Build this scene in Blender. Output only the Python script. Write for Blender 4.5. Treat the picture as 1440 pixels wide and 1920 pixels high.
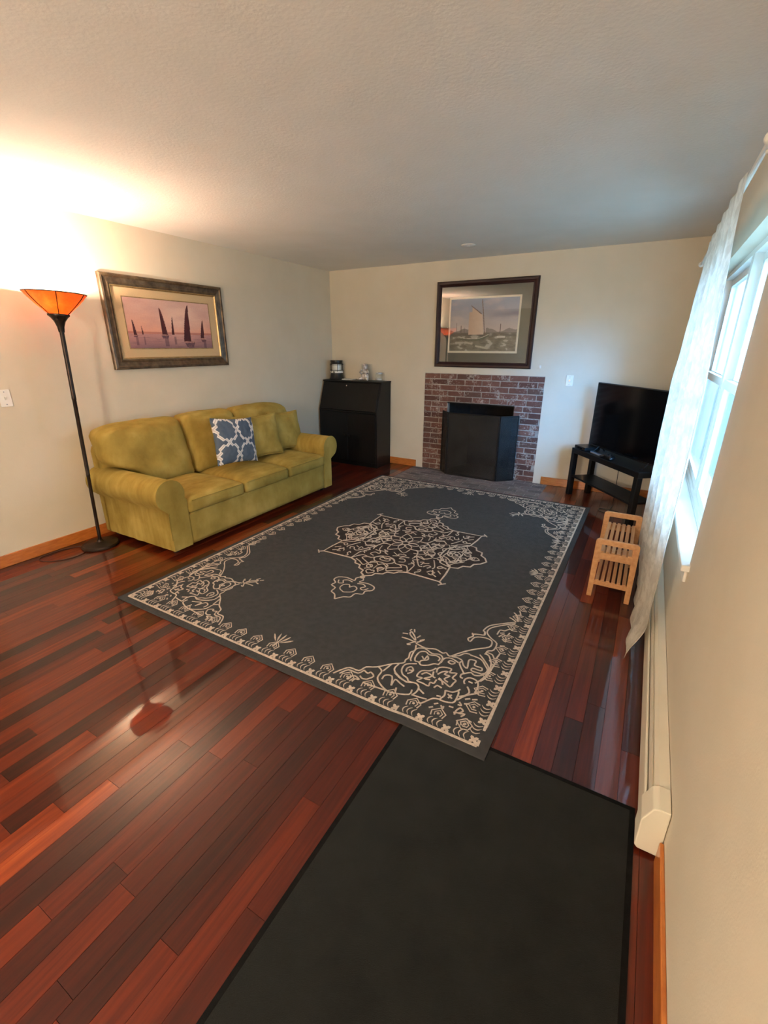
import bpy, bmesh, math, random
from math import sin, cos, pi, sqrt, exp
from mathutils import Vector, Matrix, noise
random.seed(7)
SC = bpy.context.scene
for o in list(bpy.data.objects):
    bpy.data.objects.remove(o)

# ------------------------------------------------------------------ camera
F_PX = 840.1
yaw, pit, rol = -0.51704, -0.35548, 0.00242
CAMPOS = Vector((3.887, -5.3721, 1.5370))
fw = Vector((sin(yaw)*cos(pit), cos(yaw)*cos(pit), sin(pit)))
rt = Vector((cos(yaw), -sin(yaw), 0.0))
up = rt.cross(fw)
r2 = cos(rol)*rt + sin(rol)*up
u2 = -sin(rol)*rt + cos(rol)*up
cd = bpy.data.cameras.new('camera')
cam = bpy.data.objects.new('camera', cd)
SC.collection.objects.link(cam)
cam.matrix_world = Matrix(((r2.x, u2.x, -fw.x, CAMPOS.x), (r2.y, u2.y, -fw.y, CAMPOS.y), (r2.z, u2.z, -fw.z, CAMPOS.z), (0, 0, 0, 1)))
cd.sensor_fit = 'HORIZONTAL'
cd.sensor_width = 36.0
cd.lens = 36.0*F_PX/1440.0
cd.clip_start = 0.02
SC.camera = cam

# ------------------------------------------------------------------ daylight, exposure
world = bpy.data.worlds.new('world')
SC.world = world
world.use_nodes = True
wb = world.node_tree.nodes['Background']
wb.inputs['Color'].default_value = (0.38, 0.67, 1.0, 1)
wb.inputs['Strength'].default_value = 3.0
SC.view_settings.view_transform = 'Standard'
SC.view_settings.look = 'None'
SC.view_settings.gamma = 1.0
SC.view_settings.use_curve_mapping = False
SC.view_settings.exposure = 1.84
SC.cycles.use_denoising = True
SC.cycles.max_bounces = 10
SC.cycles.diffuse_bounces = 6
SC.cycles.sample_clamp_indirect = 6.0
LAMP_POWER = 18.0
LAMP_COLOR = (1.0, 0.85, 0.67)
REAR_FILL_POWER = 58.0  # power of the added, unseen globe pendant behind the viewpoint

# low daylight from the bright side of the overcast sky, falling in through the window towards the fireplace wall
sd = bpy.data.lights.new('hazy_sun', 'SUN')
sd.energy = 1.9; sd.angle = math.radians(24); sd.color = (0.06, 0.40, 1.0)
so_ = bpy.data.objects.new('hazy_sun', sd)
SC.collection.objects.link(so_)
so_.rotation_euler = Vector((-0.62, 0.74, -0.26)).to_track_quat('-Z', 'Y').to_euler()

# window portal: guides sampling of the sky through the window opening
pd = bpy.data.lights.new('window_portal', 'AREA')
pd.shape = 'RECTANGLE'; pd.size = 2.2; pd.size_y = 1.36
pd.cycles.is_portal = True
po = bpy.data.objects.new('window_portal', pd)
SC.collection.objects.link(po)
po.location = (4.345, -2.1, 1.33)
po.rotation_euler = (0, pi/2, 0); po.rotation_euler = Matrix(((0, 0, 1), (1, 0, 0), (0, 1, 0))).to_euler()

# ------------------------------------------------------------------ materials
def lin(c):
    c = c/255.0
    return c/12.92 if c <= 0.04045 else ((c+0.055)/1.055)**2.4
def L(r, g, b):
    return (lin(r), lin(g), lin(b), 1.0)
def new_mat(name):
    m = bpy.data.materials.new(name); m.use_nodes = True
    nt = m.node_tree
    return m, nt, nt.nodes['Principled BSDF']
def mapping(nt, space='Object', scale=(1, 1, 1)):
    tc = nt.nodes.new('ShaderNodeTexCoord'); mp = nt.nodes.new('ShaderNodeMapping')
    mp.inputs['Scale'].default_value = scale
    nt.links.new(tc.outputs[space], mp.inputs['Vector'])
    return mp.outputs['Vector']
def noise_tex(nt, vec, scale, detail=3, rough=0.55):
    n = nt.nodes.new('ShaderNodeTexNoise')
    n.inputs['Scale'].default_value = scale; n.inputs['Detail'].default_value = detail; n.inputs['Roughness'].default_value = rough
    if vec is not None: nt.links.new(vec, n.inputs['Vector'])
    return n.outputs['Fac']
def ramp(nt, fac, stops):
    r = nt.nodes.new('ShaderNodeValToRGB')
    e = r.color_ramp.elements
    while len(e) < len(stops): e.new(0.5)
    for i, (p, c) in enumerate(stops):
        e[i].position = p; e[i].color = c
    nt.links.new(fac, r.inputs['Fac'])
    return r.outputs['Color']
def add_bump(nt, b, height, strength, dist):
    bp = nt.nodes.new('ShaderNodeBump')
    bp.inputs['Strength'].default_value = strength; bp.inputs['Distance'].default_value = dist
    nt.links.new(height, bp.inputs['Height']); nt.links.new(bp.outputs['Normal'], b.inputs['Normal'])
def mixc(nt, fac, a, b, mode='MIX'):
    m = nt.nodes.new('ShaderNodeMix'); m.data_type = 'RGBA'; m.blend_type = mode
    for s, v in ((m.inputs[0], fac), (m.inputs[6], a), (m.inputs[7], b)):
        if isinstance(v, (int, float)): s.default_value = v
        elif isinstance(v, tuple): s.default_value = v
        else: nt.links.new(v, s)
    return m.outputs[2]
def math_(nt, op, a, b=None, c=None):
    m = nt.nodes.new('ShaderNodeMath'); m.operation = op
    for i, v in enumerate((a, b, c)):
        if v is None: continue
        if isinstance(v, (int, float)): m.inputs[i].default_value = v
        else: nt.links.new(v, m.inputs[i])
    return m.outputs[0]
def plain(name, c1, rough=0.5, c2=None, nscale=6, stretch=(1, 1, 1), bump=None, metal=0.0, spec=0.5, coat=0.0, coat_rough=0.1, sheen=0.0, contrast=(0.35, 0.65)):
    m, nt, b = new_mat(name)
    vec = mapping(nt, 'Object', stretch)
    if c2 is not None:
        f = noise_tex(nt, vec, nscale, 4)
        nt.links.new(ramp(nt, f, [(contrast[0], c1), (contrast[1], c2)]), b.inputs['Base Color'])
    else:
        b.inputs['Base Color'].default_value = c1
    b.inputs['Roughness'].default_value = rough; b.inputs['Metallic'].default_value = metal
    b.inputs['Specular IOR Level'].default_value = spec
    b.inputs['Coat Weight'].default_value = coat; b.inputs['Coat Roughness'].default_value = coat_rough
    if sheen:
        b.inputs['Sheen Weight'].default_value = sheen; b.inputs['Sheen Roughness'].default_value = 0.4
    if bump:
        add_bump(nt, b, noise_tex(nt, vec, bump[0], 4), bump[1], bump[2])
    return m

MAT = {}
MAT['wall'] = plain('wall_paint', L(213, 203, 183), 0.75, L(217, 207, 188), 3, bump=(140, 0.12, 0.004), spec=0.3)
MAT['ceiling'] = plain('ceiling_paint', L(226, 222, 214), 0.85, L(230, 226, 219), 3, bump=(60, 0.25, 0.006), spec=0.2)
MAT['white'] = plain('white_gloss_paint', L(226, 224, 216), 0.35, L(230, 228, 221), 4)
MAT['heater'] = plain('cream_enamel', L(222, 214, 194), 0.4, L(226, 219, 200), 5)
MAT['subfloor'] = plain('dark_joint', L(28, 12, 8), 0.8, L(36, 16, 10), 9)
MAT['base_wood'] = plain('honey_oak', L(176, 100, 42), 0.35, L(196, 120, 56), 5, stretch=(3, 3, 14), coat=0.3)
MAT['black_wood'] = plain('black_brown_veneer', L(13, 12, 12), 0.42, L(20, 18, 17), 6, stretch=(8, 8, 1), spec=0.3, bump=(60, 0.05, 0.002))
MAT['black_metal'] = plain('black_iron', L(20, 19, 19), 0.5, L(28, 26, 25), 12, metal=0.3)
MAT['bronze'] = plain('dark_bronze', L(44, 35, 30), 0.38, L(58, 47, 40), 20, metal=0.6)
MAT['chrome'] = plain('dull_chrome', L(170, 168, 165), 0.25, L(180, 178, 175), 8, metal=1.0)
MAT['plastic_black'] = plain('black_plastic', L(16, 16, 18), 0.35, L(20, 20, 22), 10)
MAT['plastic_white'] = plain('white_plastic', L(232, 229, 222), 0.35, L(236, 233, 227), 10)
MAT['mat'] = plain('charcoal_carpet', L(24, 25, 25), 0.95, L(35, 36, 35), 7, bump=(700, 0.9, 0.004), spec=0.1, contrast=(0.3, 0.75), sheen=0.1)
MAT['mat_edge'] = plain('black_binding', L(14, 14, 14), 0.9, L(20, 20, 20), 40, bump=(400, 0.5, 0.002), spec=0.1)
MAT['rug'] = plain('charcoal_pile', L(54, 55, 57), 0.95, L(71, 71, 72), 26, bump=(900, 1.0, 0.004), spec=0.1, contrast=(0.25, 0.8), sheen=0.1)
MAT['rug_ground'] = plain('umber_pile', L(62, 54, 52), 0.95, L(74, 66, 63), 30, bump=(900, 1.0, 0.004), spec=0.1)
MAT['rug_yarn'] = plain('tan_yarn', L(190, 174, 158), 0.95, L(212, 198, 184), 60, bump=(800, 0.8, 0.003), spec=0.1)
MAT['bamboo'] = plain('bamboo', L(188, 134, 88), 0.42, L(206, 156, 108), 7, stretch=(6, 1, 6), coat=0.15)
MAT['frame_brown'] = plain('antique_bronze_frame', L(70, 56, 42), 0.38, L(112, 94, 72), 16, metal=0.35, bump=(50, 0.2, 0.003))
MAT['frame_gold'] = plain('gilt_fillet', L(150, 124, 84), 0.35, L(176, 148, 104), 30, metal=0.6)
MAT['linen'] = plain('tan_linen_mat', L(198, 172, 132), 0.8, L(206, 181, 142), 200)
MAT['frame_mahogany'] = plain('mahogany_frame', L(40, 20, 20), 0.4, L(54, 29, 27), 9, spec=0.35)
MAT['green_mat'] = plain('grey_green_matboard', L(92, 96, 84), 0.8, L(96, 100, 88), 60)
MAT['cream_mat'] = plain('cream_bevel', L(232, 224, 200), 0.7, L(236, 229, 207), 60)
MAT['mortar'] = plain('mortar', L(182, 172, 162), 0.9, L(146, 134, 124), 18, bump=(90, 0.5, 0.006))
MAT['mortar_dark'] = plain('hearth_mortar', L(158, 150, 146), 0.9, L(126, 118, 116), 18, bump=(90, 0.5, 0.006))
MAT['soot'] = plain('sooty_masonry', L(18, 16, 15), 0.95, L(32, 28, 26), 9, bump=(40, 0.5, 0.008))
MAT['paper'] = plain('white_paper', L(238, 236, 230), 0.7, L(242, 240, 235), 30)
MAT['silver'] = plain('silvered_ceramic', L(226, 222, 218), 0.25, L(158, 150, 146), 45, metal=0.15, contrast=(0.45, 0.6))
MAT['cord'] = plain('brown_cord', L(52, 28, 18), 0.5, L(60, 34, 22), 30)
MAT['ground'] = plain('pale_lawn', L(150, 160, 150), 0.9, L(170, 178, 170), 0.6)

def velvet():
    m, nt, b = new_mat('olive_velvet')
    v = mapping(nt, 'Object', (1, 1, 1))
    f = noise_tex(nt, v, 3.2, 5, 0.6)
    v2 = mapping(nt, 'Object', (9, 3, 1.5))
    g = noise_tex(nt, v2, 2.2, 3, 0.5)
    s = math_(nt, 'ADD', math_(nt, 'MULTIPLY', f, 0.6), math_(nt, 'MULTIPLY', g, 0.4))
    nt.links.new(ramp(nt, s, [(0.33, L(138, 116, 54)), (0.5, L(160, 138, 70)), (0.66, L(182, 160, 90))]), b.inputs['Base Color'])
    b.inputs['Roughness'].default_value = 0.85; b.inputs['Specular IOR Level'].default_value = 0.15
    b.inputs['Sheen Weight'].default_value = 0.18; b.inputs['Sheen Roughness'].default_value = 0.35
    b.inputs['Sheen Tint'].default_value = L(214, 190, 110)
    add_bump(nt, b, noise_tex(nt, v, 14, 4), 0.25, 0.02)
    return m
MAT['velvet'] = velvet()

def plank_mat():
    m, nt, b = new_mat('cherry_plank')
    at = nt.nodes.new('ShaderNodeAttribute'); at.attribute_name = 'tone'
    geo = nt.nodes.new('ShaderNodeNewGeometry')
    mp = nt.nodes.new('ShaderNodeMapping'); mp.inputs['Scale'].default_value = (26, 1.1, 1)
    ofs = nt.nodes.new('ShaderNodeVectorMath'); ofs.operation = 'MULTIPLY_ADD'
    cb = nt.nodes.new('ShaderNodeCombineXYZ')
    for i in range(3): nt.links.new(at.outputs['Fac'], cb.inputs[i])
    ofs.inputs[1].default_value = (41, 73, 17)
    nt.links.new(cb.outputs[0], ofs.inputs[0]); nt.links.new(geo.outputs['Position'], ofs.inputs[2])
    nt.links.new(ofs.outputs[0], mp.inputs['Vector'])
    g = noise_tex(nt, mp.outputs['Vector'], 2.0, 6, 0.65)
    t = math_(nt, 'ADD', math_(nt, 'MULTIPLY', at.outputs['Fac'], 0.86), math_(nt, 'MULTIPLY', math_(nt, 'SUBTRACT', g, 0.5), 0.75))
    col = ramp(nt, t, [(0.0, L(42, 11, 5)), (0.3, L(72, 20, 8)), (0.6, L(102, 35, 12)), (0.85, L(140, 58, 20)), (1.0, L(166, 84, 31))])
    nt.links.new(col, b.inputs['Base Color'])
    b.inputs['Roughness'].default_value = 0.42
    b.inputs['Specular IOR Level'].default_value = 0.2
    b.inputs['Coat Weight'].default_value = 0.9; b.inputs['Coat Roughness'].default_value = 0.04; b.inputs['Coat IOR'].default_value = 1.43
    wv = mapping(nt, 'Object', (1, 0.3, 1))
    add_bump(nt, b, noise_tex(nt, mp.outputs['Vector'], 3.0, 3), 0.05, 0.002)
    return m
MAT['plank'] = plank_mat()

def brick_mat(name, cols, white):
    m, nt, b = new_mat(name)
    oi = nt.nodes.new('ShaderNodeObjectInfo')
    geo = nt.nodes.new('ShaderNodeNewGeometry')
    base = ramp(nt, oi.outputs['Random'], [(0.0, cols[0]), (0.35, cols[1]), (0.7, cols[2]), (1.0, cols[3])])
    n1 = noise_tex(nt, geo.outputs['Position'], 24, 5, 0.7)
    c1 = mixc(nt, math_(nt, 'MULTIPLY', n1, 0.55), base, L(58, 44, 40))
    n2 = noise_tex(nt, geo.outputs['Position'], 7, 4, 0.65)
    n3 = noise_tex(nt, geo.outputs['Position'], 55, 3, 0.6)
    wf = ramp(nt, math_(nt, 'ADD', math_(nt, 'MULTIPLY', n2, 0.6), math_(nt, 'MULTIPLY', n3, 0.4)), [(0.53, (0, 0, 0, 1)), (0.64, (white, white, white, 1))])
    c2 = mixc(nt, wf, c1, L(196, 184, 172))
    nt.links.new(c2, b.inputs['Base Color'])
    b.inputs['Roughness'].default_value = 0.85; b.inputs['Specular IOR Level'].default_value = 0.3
    add_bump(nt, b, noise_tex(nt, geo.outputs['Position'], 120, 4), 0.6, 0.003)
    return m
MAT['brick'] = brick_mat('weathered_red_brick', (L(98, 66, 58), L(126, 84, 72), L(140, 98, 84), L(108, 80, 70)), 0.85)
MAT['hearth_brick'] = brick_mat('grey_hearth_brick', (L(112, 104, 104), L(134, 122, 120), L(146, 132, 128), L(120, 108, 108)), 0.4)

def vcol_mat(name, rough, attr='Col', weave=0):
    m, nt, b = new_mat(name)
    a = nt.nodes.new('ShaderNodeAttribute'); a.attribute_name = attr
    v = mapping(nt, 'Object', (1, 1, 1))
    n = noise_tex(nt, v, 90, 3)
    nt.links.new(mixc(nt, 0.12, a.outputs['Color'], n, 'OVERLAY'), b.inputs['Base Color'])
    b.inputs['Roughness'].default_value = rough; b.inputs['Specular IOR Level'].default_value = 0.25
    if weave: add_bump(nt, b, noise_tex(nt, v, weave, 3), 0.3, 0.003)
    return m
MAT['print'] = vcol_mat('printed_picture', 0.6)
MAT['pillow_print'] = vcol_mat('trellis_cotton', 0.85, weave=300)

def glass_pane(name, rough, ior=1.5, tint=(1, 1, 1, 1), gain=1.0):
    m, nt, b = new_mat(name)
    tr = nt.nodes.new('ShaderNodeBsdfTransparent'); tr.inputs['Color'].default_value = tint
    gl = nt.nodes.new('ShaderNodeBsdfGlossy'); gl.inputs['Roughness'].default_value = rough
    fr = nt.nodes.new('ShaderNodeLayerWeight'); fr.inputs['Blend'].default_value = 0.5
    r0 = ((ior-1)/(ior+1))**2
    sch = math_(nt, 'MULTIPLY_ADD', math_(nt, 'POWER', fr.outputs['Facing'], 5.0), 1-r0, r0)
    mx = nt.nodes.new('ShaderNodeMixShader')
    nt.links.new(math_(nt, 'MULTIPLY', sch, gain), mx.inputs[0]); nt.links.new(tr.outputs[0], mx.inputs[1]); nt.links.new(gl.outputs[0], mx.inputs[2])
    nt.links.new(mx.outputs[0], nt.nodes['Material Output'].inputs['Surface'])
    v = mapping(nt, 'Object', (1, 1, 1))
    nt.links.new(math_(nt, 'MULTIPLY_ADD', noise_tex(nt, v, 2), 0.01, rough), gl.inputs['Roughness'])
    return m
MAT['picture_glass'] = glass_pane('picture_glass', 0.0, gain=2.5)
MAT['window_glass'] = glass_pane('window_glass', 0.0)
MAT['jar_glass'] = glass_pane('jar_glass', 0.05, 1.5, (0.97, 0.98, 0.98, 1))

def mica():
    m, nt, b = new_mat('amber_mica')
    v = mapping(nt, 'Object', (1, 1, 1))
    col = ramp(nt, noise_tex(nt, v, 9, 5, 0.7), [(0.3, L(214, 112, 44)), (0.55, L(236, 140, 60)), (0.75, L(250, 172, 84))])
    tl = nt.nodes.new('ShaderNodeBsdfTranslucent'); nt.links.new(col, tl.inputs['Color'])
    b.inputs['Roughness'].default_value = 0.3
    nt.links.new(col, b.inputs['Base Color'])
    mx = nt.nodes.new('ShaderNodeMixShader'); mx.inputs[0].default_value = 0.85
    nt.links.new(tl.outputs[0], mx.inputs[1]); nt.links.new(b.outputs[0], mx.inputs[2])
    nt.links.new(mx.outputs[0], nt.nodes['Material Output'].inputs['Surface'])
    return m
MAT['mica'] = mica()

def sheer():
    m, nt, b = new_mat('white_sheer')
    v = mapping(nt, 'Object', (1, 1, 1))
    emb = ramp(nt, noise_tex(nt, v, 16, 4, 0.6), [(0.42, (0, 0, 0, 1)), (0.58, (1, 1, 1, 1))])
    col = mixc(nt, emb, L(222, 216, 204), L(240, 236, 226))
    nt.links.new(col, b.inputs['Base Color']); b.inputs['Roughness'].default_value = 0.6
    tl = nt.nodes.new('ShaderNodeBsdfTranslucent'); nt.links.new(col, tl.inputs['Color'])
    tr = nt.nodes.new('ShaderNodeBsdfTransparent')
    m1 = nt.nodes.new('ShaderNodeMixShader'); m1.inputs[0].default_value = 0.35
    nt.links.new(b.outputs[0], m1.inputs[1]); nt.links.new(tl.outputs[0], m1.inputs[2])
    m2 = nt.nodes.new('ShaderNodeMixShader')
    nt.links.new(math_(nt, 'MULTIPLY_ADD', emb, -0.06, 0.12), m2.inputs[0])
    nt.links.new(m1.outputs[0], m2.inputs[1]); nt.links.new(tr.outputs[0], m2.inputs[2])
    nt.links.new(m2.outputs[0], nt.nodes['Material Output'].inputs['Surface'])
    add_bump(nt, b, noise_tex(nt, v, 40, 4), 0.5, 0.01)
    return m
MAT['sheer'] = sheer()

def mesh_screen():
    m, nt, b = new_mat('fine_wire_mesh')
    v = mapping(nt, 'Object', (1, 1, 1))
    nt.links.new(ramp(nt, noise_tex(nt, v, 6, 4), [(0.3, L(38, 37, 36)), (0.7, L(66, 64, 62))]), b.inputs['Base Color'])
    b.inputs['Metallic'].default_value = 0.5; b.inputs['Roughness'].default_value = 0.45
    tr = nt.nodes.new('ShaderNodeBsdfTransparent')
    mx = nt.nodes.new('ShaderNodeMixShader'); mx.inputs[0].default_value = 0.3
    nt.links.new(b.outputs[0], mx.inputs[1]); nt.links.new(tr.outputs[0], mx.inputs[2])
    nt.links.new(mx.outputs[0], nt.nodes['Material Output'].inputs['Surface'])
    return m
MAT['mesh'] = mesh_screen()

def screen_mat():
    m, nt, b = new_mat('dark_screen')
    v = mapping(nt, 'Object', (1, 1, 1))
    nt.links.new(ramp(nt, noise_tex(nt, v, 2), [(0.3, L(8, 8, 10)), (0.7, L(10, 10, 12))]), b.inputs['Base Color'])
    b.inputs['Roughness'].default_value = 0.12; b.inputs['Specular IOR Level'].default_value = 0.5
    return m
MAT['screen'] = screen_mat()
def bulb_mat():  # glowing glass
    m, nt, b = new_mat('lit_bulb')
    v = mapping(nt, 'Object', (1, 1, 1))
    nt.links.new(ramp(nt, noise_tex(nt, v, 2), [(0.0, (1, 0.85, 0.67, 1)), (1.0, (1, 0.86, 0.69, 1))]), b.inputs['Emission Color'])
    b.inputs['Emission Strength'].default_value = 40
    return m
MAT['bulb'] = bulb_mat()
MAT['globe'] = bulb_mat()  # glow of the added pendant, a fill light out of view
MAT['globe'].node_tree.nodes['Principled BSDF'].inputs['Emission Strength'].default_value = REAR_FILL_POWER/0.63

# ------------------------------------------------------------------ helpers
def link(o):
    SC.collection.objects.link(o); return o
def thing(name, label, cat, loc=(0, 0, 0), rotz=0.0, group=None):
    o = link(bpy.data.objects.new(name, None))
    o.empty_display_size = 0.05
    o.location = loc; o.rotation_euler = (0, 0, rotz)
    o['label'] = label; o['category'] = cat
    if group: o['group'] = group
    return o
def tag(o, label, cat, group=None):
    o['label'] = label; o['category'] = cat
    if group: o['group'] = group
    return o
def obj(name, bm, mat, parent=None, base=None, smooth=False, label=None):
    """link a bmesh as one object; base = world base of the parent when the shape was drawn in world coordinates"""
    if base is not None:
        bmesh.ops.translate(bm, vec=-Vector(base), verts=bm.verts)
    me = bpy.data.meshes.new(name)
    bm.normal_update(); bm.to_mesh(me); bm.free()
    if smooth:
        for p in me.polygons: p.use_smooth = True
        if smooth != True: me.set_sharp_from_angle(angle=smooth)
    o = link(bpy.data.objects.new(name, me))
    ms = mat if isinstance(mat, (list, tuple)) else [mat]
    for m in ms: me.materials.append(MAT[m])
    if parent: o.parent = parent
    if label: o['label'] = label
    return o
def struct(name, bm, mat, parent=None, **k):
    o = obj(name, bm, mat, parent, **k)
    o['kind'] = 'structure'
    return o
def BM(): return bmesh.new()
def box(bm, x0, x1, y0, y1, z0, z1, bev=0.0, segs=1, mi=0):
    b2 = bmesh.new() if bev else bm
    vs = [b2.verts.new(p) for p in ((x0, y0, z0), (x1, y0, z0), (x1, y1, z0), (x0, y1, z0), (x0, y0, z1), (x1, y0, z1), (x1, y1, z1), (x0, y1, z1))]
    for f in ((0, 3, 2, 1), (4, 5, 6, 7), (0, 1, 5, 4), (1, 2, 6, 5), (2, 3, 7, 6), (3, 0, 4, 7)):
        fc = b2.faces.new([vs[i] for i in f]); fc.material_index = mi
    if bev:
        bmesh.ops.bevel(b2, geom=list(b2.edges), offset=bev, segments=segs, affect='EDGES', profile=0.5)
        join(bm, b2)
def join(bm, b2, mat4=None):
    if mat4 is not None: b2.transform(mat4)
    me = bpy.data.meshes.new('tmp'); b2.to_mesh(me); b2.free()
    bm.from_mesh(me); bpy.data.meshes.remove(me)
def prism(bm, poly, axis, a, b, bev=0.0, segs=1):
    """extrude a 2D polygon along an axis (0: poly=(y,z); 1: poly=(x,z); 2: poly=(x,y))"""
    def P(u, v, w):
        return ((w, u, v), (u, w, v), (u, v, w))[axis]
    b2 = bmesh.new()
    A = [b2.verts.new(P(u, v, a)) for u, v in poly]; B = [b2.verts.new(P(u, v, b)) for u, v in poly]
    n = len(poly)
    b2.faces.new(A); b2.faces.new(B[::-1])
    for i in range(n): b2.faces.new((A[i], B[i], B[(i+1) % n], A[(i+1) % n]))
    bmesh.ops.recalc_face_normals(b2, faces=b2.faces)
    if bev:
        bmesh.ops.bevel(b2, geom=list(b2.edges), offset=bev, segments=segs, affect='EDGES', profile=0.5)
    join(bm, b2)
def lathe(bm, prof, segs=24, at=(0, 0, 0), mat4=None):
    b2 = bmesh.new(); rings = []
    for r, z in prof:
        if r < 1e-6: rings.append([b2.verts.new((0, 0, z))])
        else: rings.append([b2.verts.new((r*cos(2*pi*i/segs), r*sin(2*pi*i/segs), z)) for i in range(segs)])
    for a, b in zip(rings, rings[1:]):
        for i in range(segs):
            j = (i+1) % segs
            if len(a) == 1 and len(b) == 1: continue
            if len(a) == 1: b2.faces.new((a[0], b[i], b[j]))
            elif len(b) == 1: b2.faces.new((a[i], a[j], b[0]))
            else: b2.faces.new((a[i], a[j], b[j], b[i]))
    bmesh.ops.recalc_face_normals(b2, faces=b2.faces)
    m = Matrix.Translation(at)
    if mat4 is not None: m = m @ mat4
    join(bm, b2, m)
def tube(bm, pts, r, segs=8, closed=False):
    pts = [Vector(p) for p in pts]; n = len(pts); rings = []
    ref = Vector((0.31, 0.17, 0.93)).normalized()
    for i, p in enumerate(pts):
        if closed: t = pts[(i+1) % n]-pts[i-1]
        else: t = pts[min(i+1, n-1)]-pts[max(i-1, 0)]
        t.normalize()
        a = t.cross(ref)
        if a.length < 1e-3: a = t.cross(Vector((1, 0, 0)))
        a.normalize(); b = t.cross(a)
        rr = r[i] if isinstance(r, (list, tuple)) else r
        rings.append([bm.verts.new(p + rr*(cos(2*pi*k/segs)*a + sin(2*pi*k/segs)*b)) for k in range(segs)])
    m = n if closed else n-1
    for i in range(m):
        A, B = rings[i], rings[(i+1) % n]
        for k in range(segs): bm.faces.new((A[k], A[(k+1) % segs], B[(k+1) % segs], B[k]))
    if not closed:
        bm.faces.new(rings[0][::-1]); bm.faces.new(rings[-1])
def sphere(bm, c, r, seg=12, sc=(1, 1, 1)):
    m = Matrix.Translation(c) @ Matrix.Diagonal((r*sc[0], r*sc[1], r*sc[2], 1))
    bmesh.ops.create_uvsphere(bm, u_segments=seg, v_segments=max(6, seg//2+2), radius=1.0, matrix=m)
def rbox(bm, c, h, r, n=(14, 14, 8), deform=None):
    """soft rounded box with evenly divided faces; deform(u,v,w,p) shapes each vertex (u,v,w in -1..1)"""
    b2 = bmesh.new(); cache = {}
    def V(u, v, w):
        k = (round(u, 5), round(v, 5), round(w, 5))
        if k not in cache:
            p = Vector((u*h[0], v*h[1], w*h[2]))
            q = Vector([max(-(h[i]-r), min(h[i]-r, p[i])) for i in range(3)])
            d = p-q
            if d.length > 1e-9: p = q + d.normalized()*r
            if deform: p = deform(u, v, w, p)
            cache[k] = b2.verts.new(Vector(c)+p)
        return cache[k]
    def param(i, m):
        t = -1+2*i/m
        return t
    for ax in range(3):
        a1, a2 = (ax+1) % 3, (ax+2) % 3
        for s in (-1, 1):
            for i in range(n[a1]):
                for j in range(n[a2]):
                    q = []
                    for di, dj in ((0, 0), (1, 0), (1, 1), (0, 1)):
                        t = [0, 0, 0]; t[ax] = s; t[a1] = param(i+di, n[a1]); t[a2] = param(j+dj, n[a2])
                        q.append(V(*t))
                    if s < 0: q.reverse()
                    b2.faces.new(q)
    join(bm, b2)
def catmull(p, sub=4):
    p = [Vector(x) for x in p]
    if len(p) < 3: return p
    out = []
    for i in range(len(p)-1):
        a = p[max(i-1, 0)]; b = p[i]; c = p[i+1]; d = p[min(i+2, len(p)-1)]
        for k in range(sub):
            t = k/sub
            out.append(0.5*((2*b)+(c-a)*t+(2*a-5*b+4*c-d)*t*t+(3*b-a-3*c+d)*t**3))
    out.append(p[-1])
    return out
def face_attr(me, name, cols):
    a = me.color_attributes.new(name, 'FLOAT_COLOR', 'POINT')
    a.data.foreach_set('color', [c for col in cols for c in col])

# ------------------------------------------------------------------ the setting
W = 4.178; H = 2.448; YF = -7.5; XH = -3.2; YO = -4.3
FX0, FX1, FZ = 1.423, 2.881, 1.2204          # brick surround in the back wall
WY0, WY1, WZ0, WZ1 = -3.20, -0.90, 0.655, 2.02  # window opening in the right wall
bm = BM()
box(bm, XH-0.12, W+0.15, YF-0.12, 0.9, -0.08, -0.004)
floor = struct('floor', bm, 'subfloor')
bm = BM(); box(bm, XH-0.12, W+0.15, YF-0.12, 0.12, H, H+0.1); struct('ceiling', bm, 'ceiling')
bm = BM(); box(bm, -0.12, 0, YO, 0.12, -0.004, H); struct('wall_left', bm, 'wall')
bm = BM()
box(bm, 0, FX0, 0, 0.12, -0.004, H); box(bm, FX1, W, 0, 0.12, -0.004, H); box(bm, FX0, FX1, 0, 0.12, FZ, H)
wall_back = struct('wall_back', bm, 'wall')
bm = BM()
box(bm, W, W+0.15, YF, WY0, -0.004, H); box(bm, W, W+0.15, WY1, 0.12, -0.004, H)
box(bm, W, W+0.15, WY0, WY1, -0.004, WZ0-0.03); box(bm, W, W+0.15, WY0, WY1, WZ1, H)
struct('wall_right', bm, 'wall')
bm = BM(); box(bm, XH, W, YF-0.12, YF, -0.004, H); struct('wall_front', bm, 'wall')
bm = BM(); box(bm, XH-0.12, XH, YF, YO, -0.004, H); struct('wall_hall', bm, 'wall')
bm = BM(); box(bm, XH, -0.12, YO, YO+0.12, -0.004, H); struct('wall_partition', bm, 'wall')
bm = BM(); box(bm, W+0.4, W+40, -30, 30, -0.6, -0.5); struct('ground', bm, 'ground')

# baseboards
def baseboard(name, x0, x1, y0, y1):
    bm = BM(); box(bm, x0, x1, y0, y1, 0, 0.092, 0.004, 2); struct(name, bm, 'base_wood')
baseboard('baseboard_left', 0, 0.013, YO, -0.013)
baseboard('baseboard_back', 0, 1.330, -0.013, 0)
baseboard('baseboard_back', 2.973, W-0.013, -0.013, 0)
baseboard('baseboard_right', W-0.013, W, -1.28, -0.0)
baseboard('baseboard_right', W-0.013, W, YF, -4.12)

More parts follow.
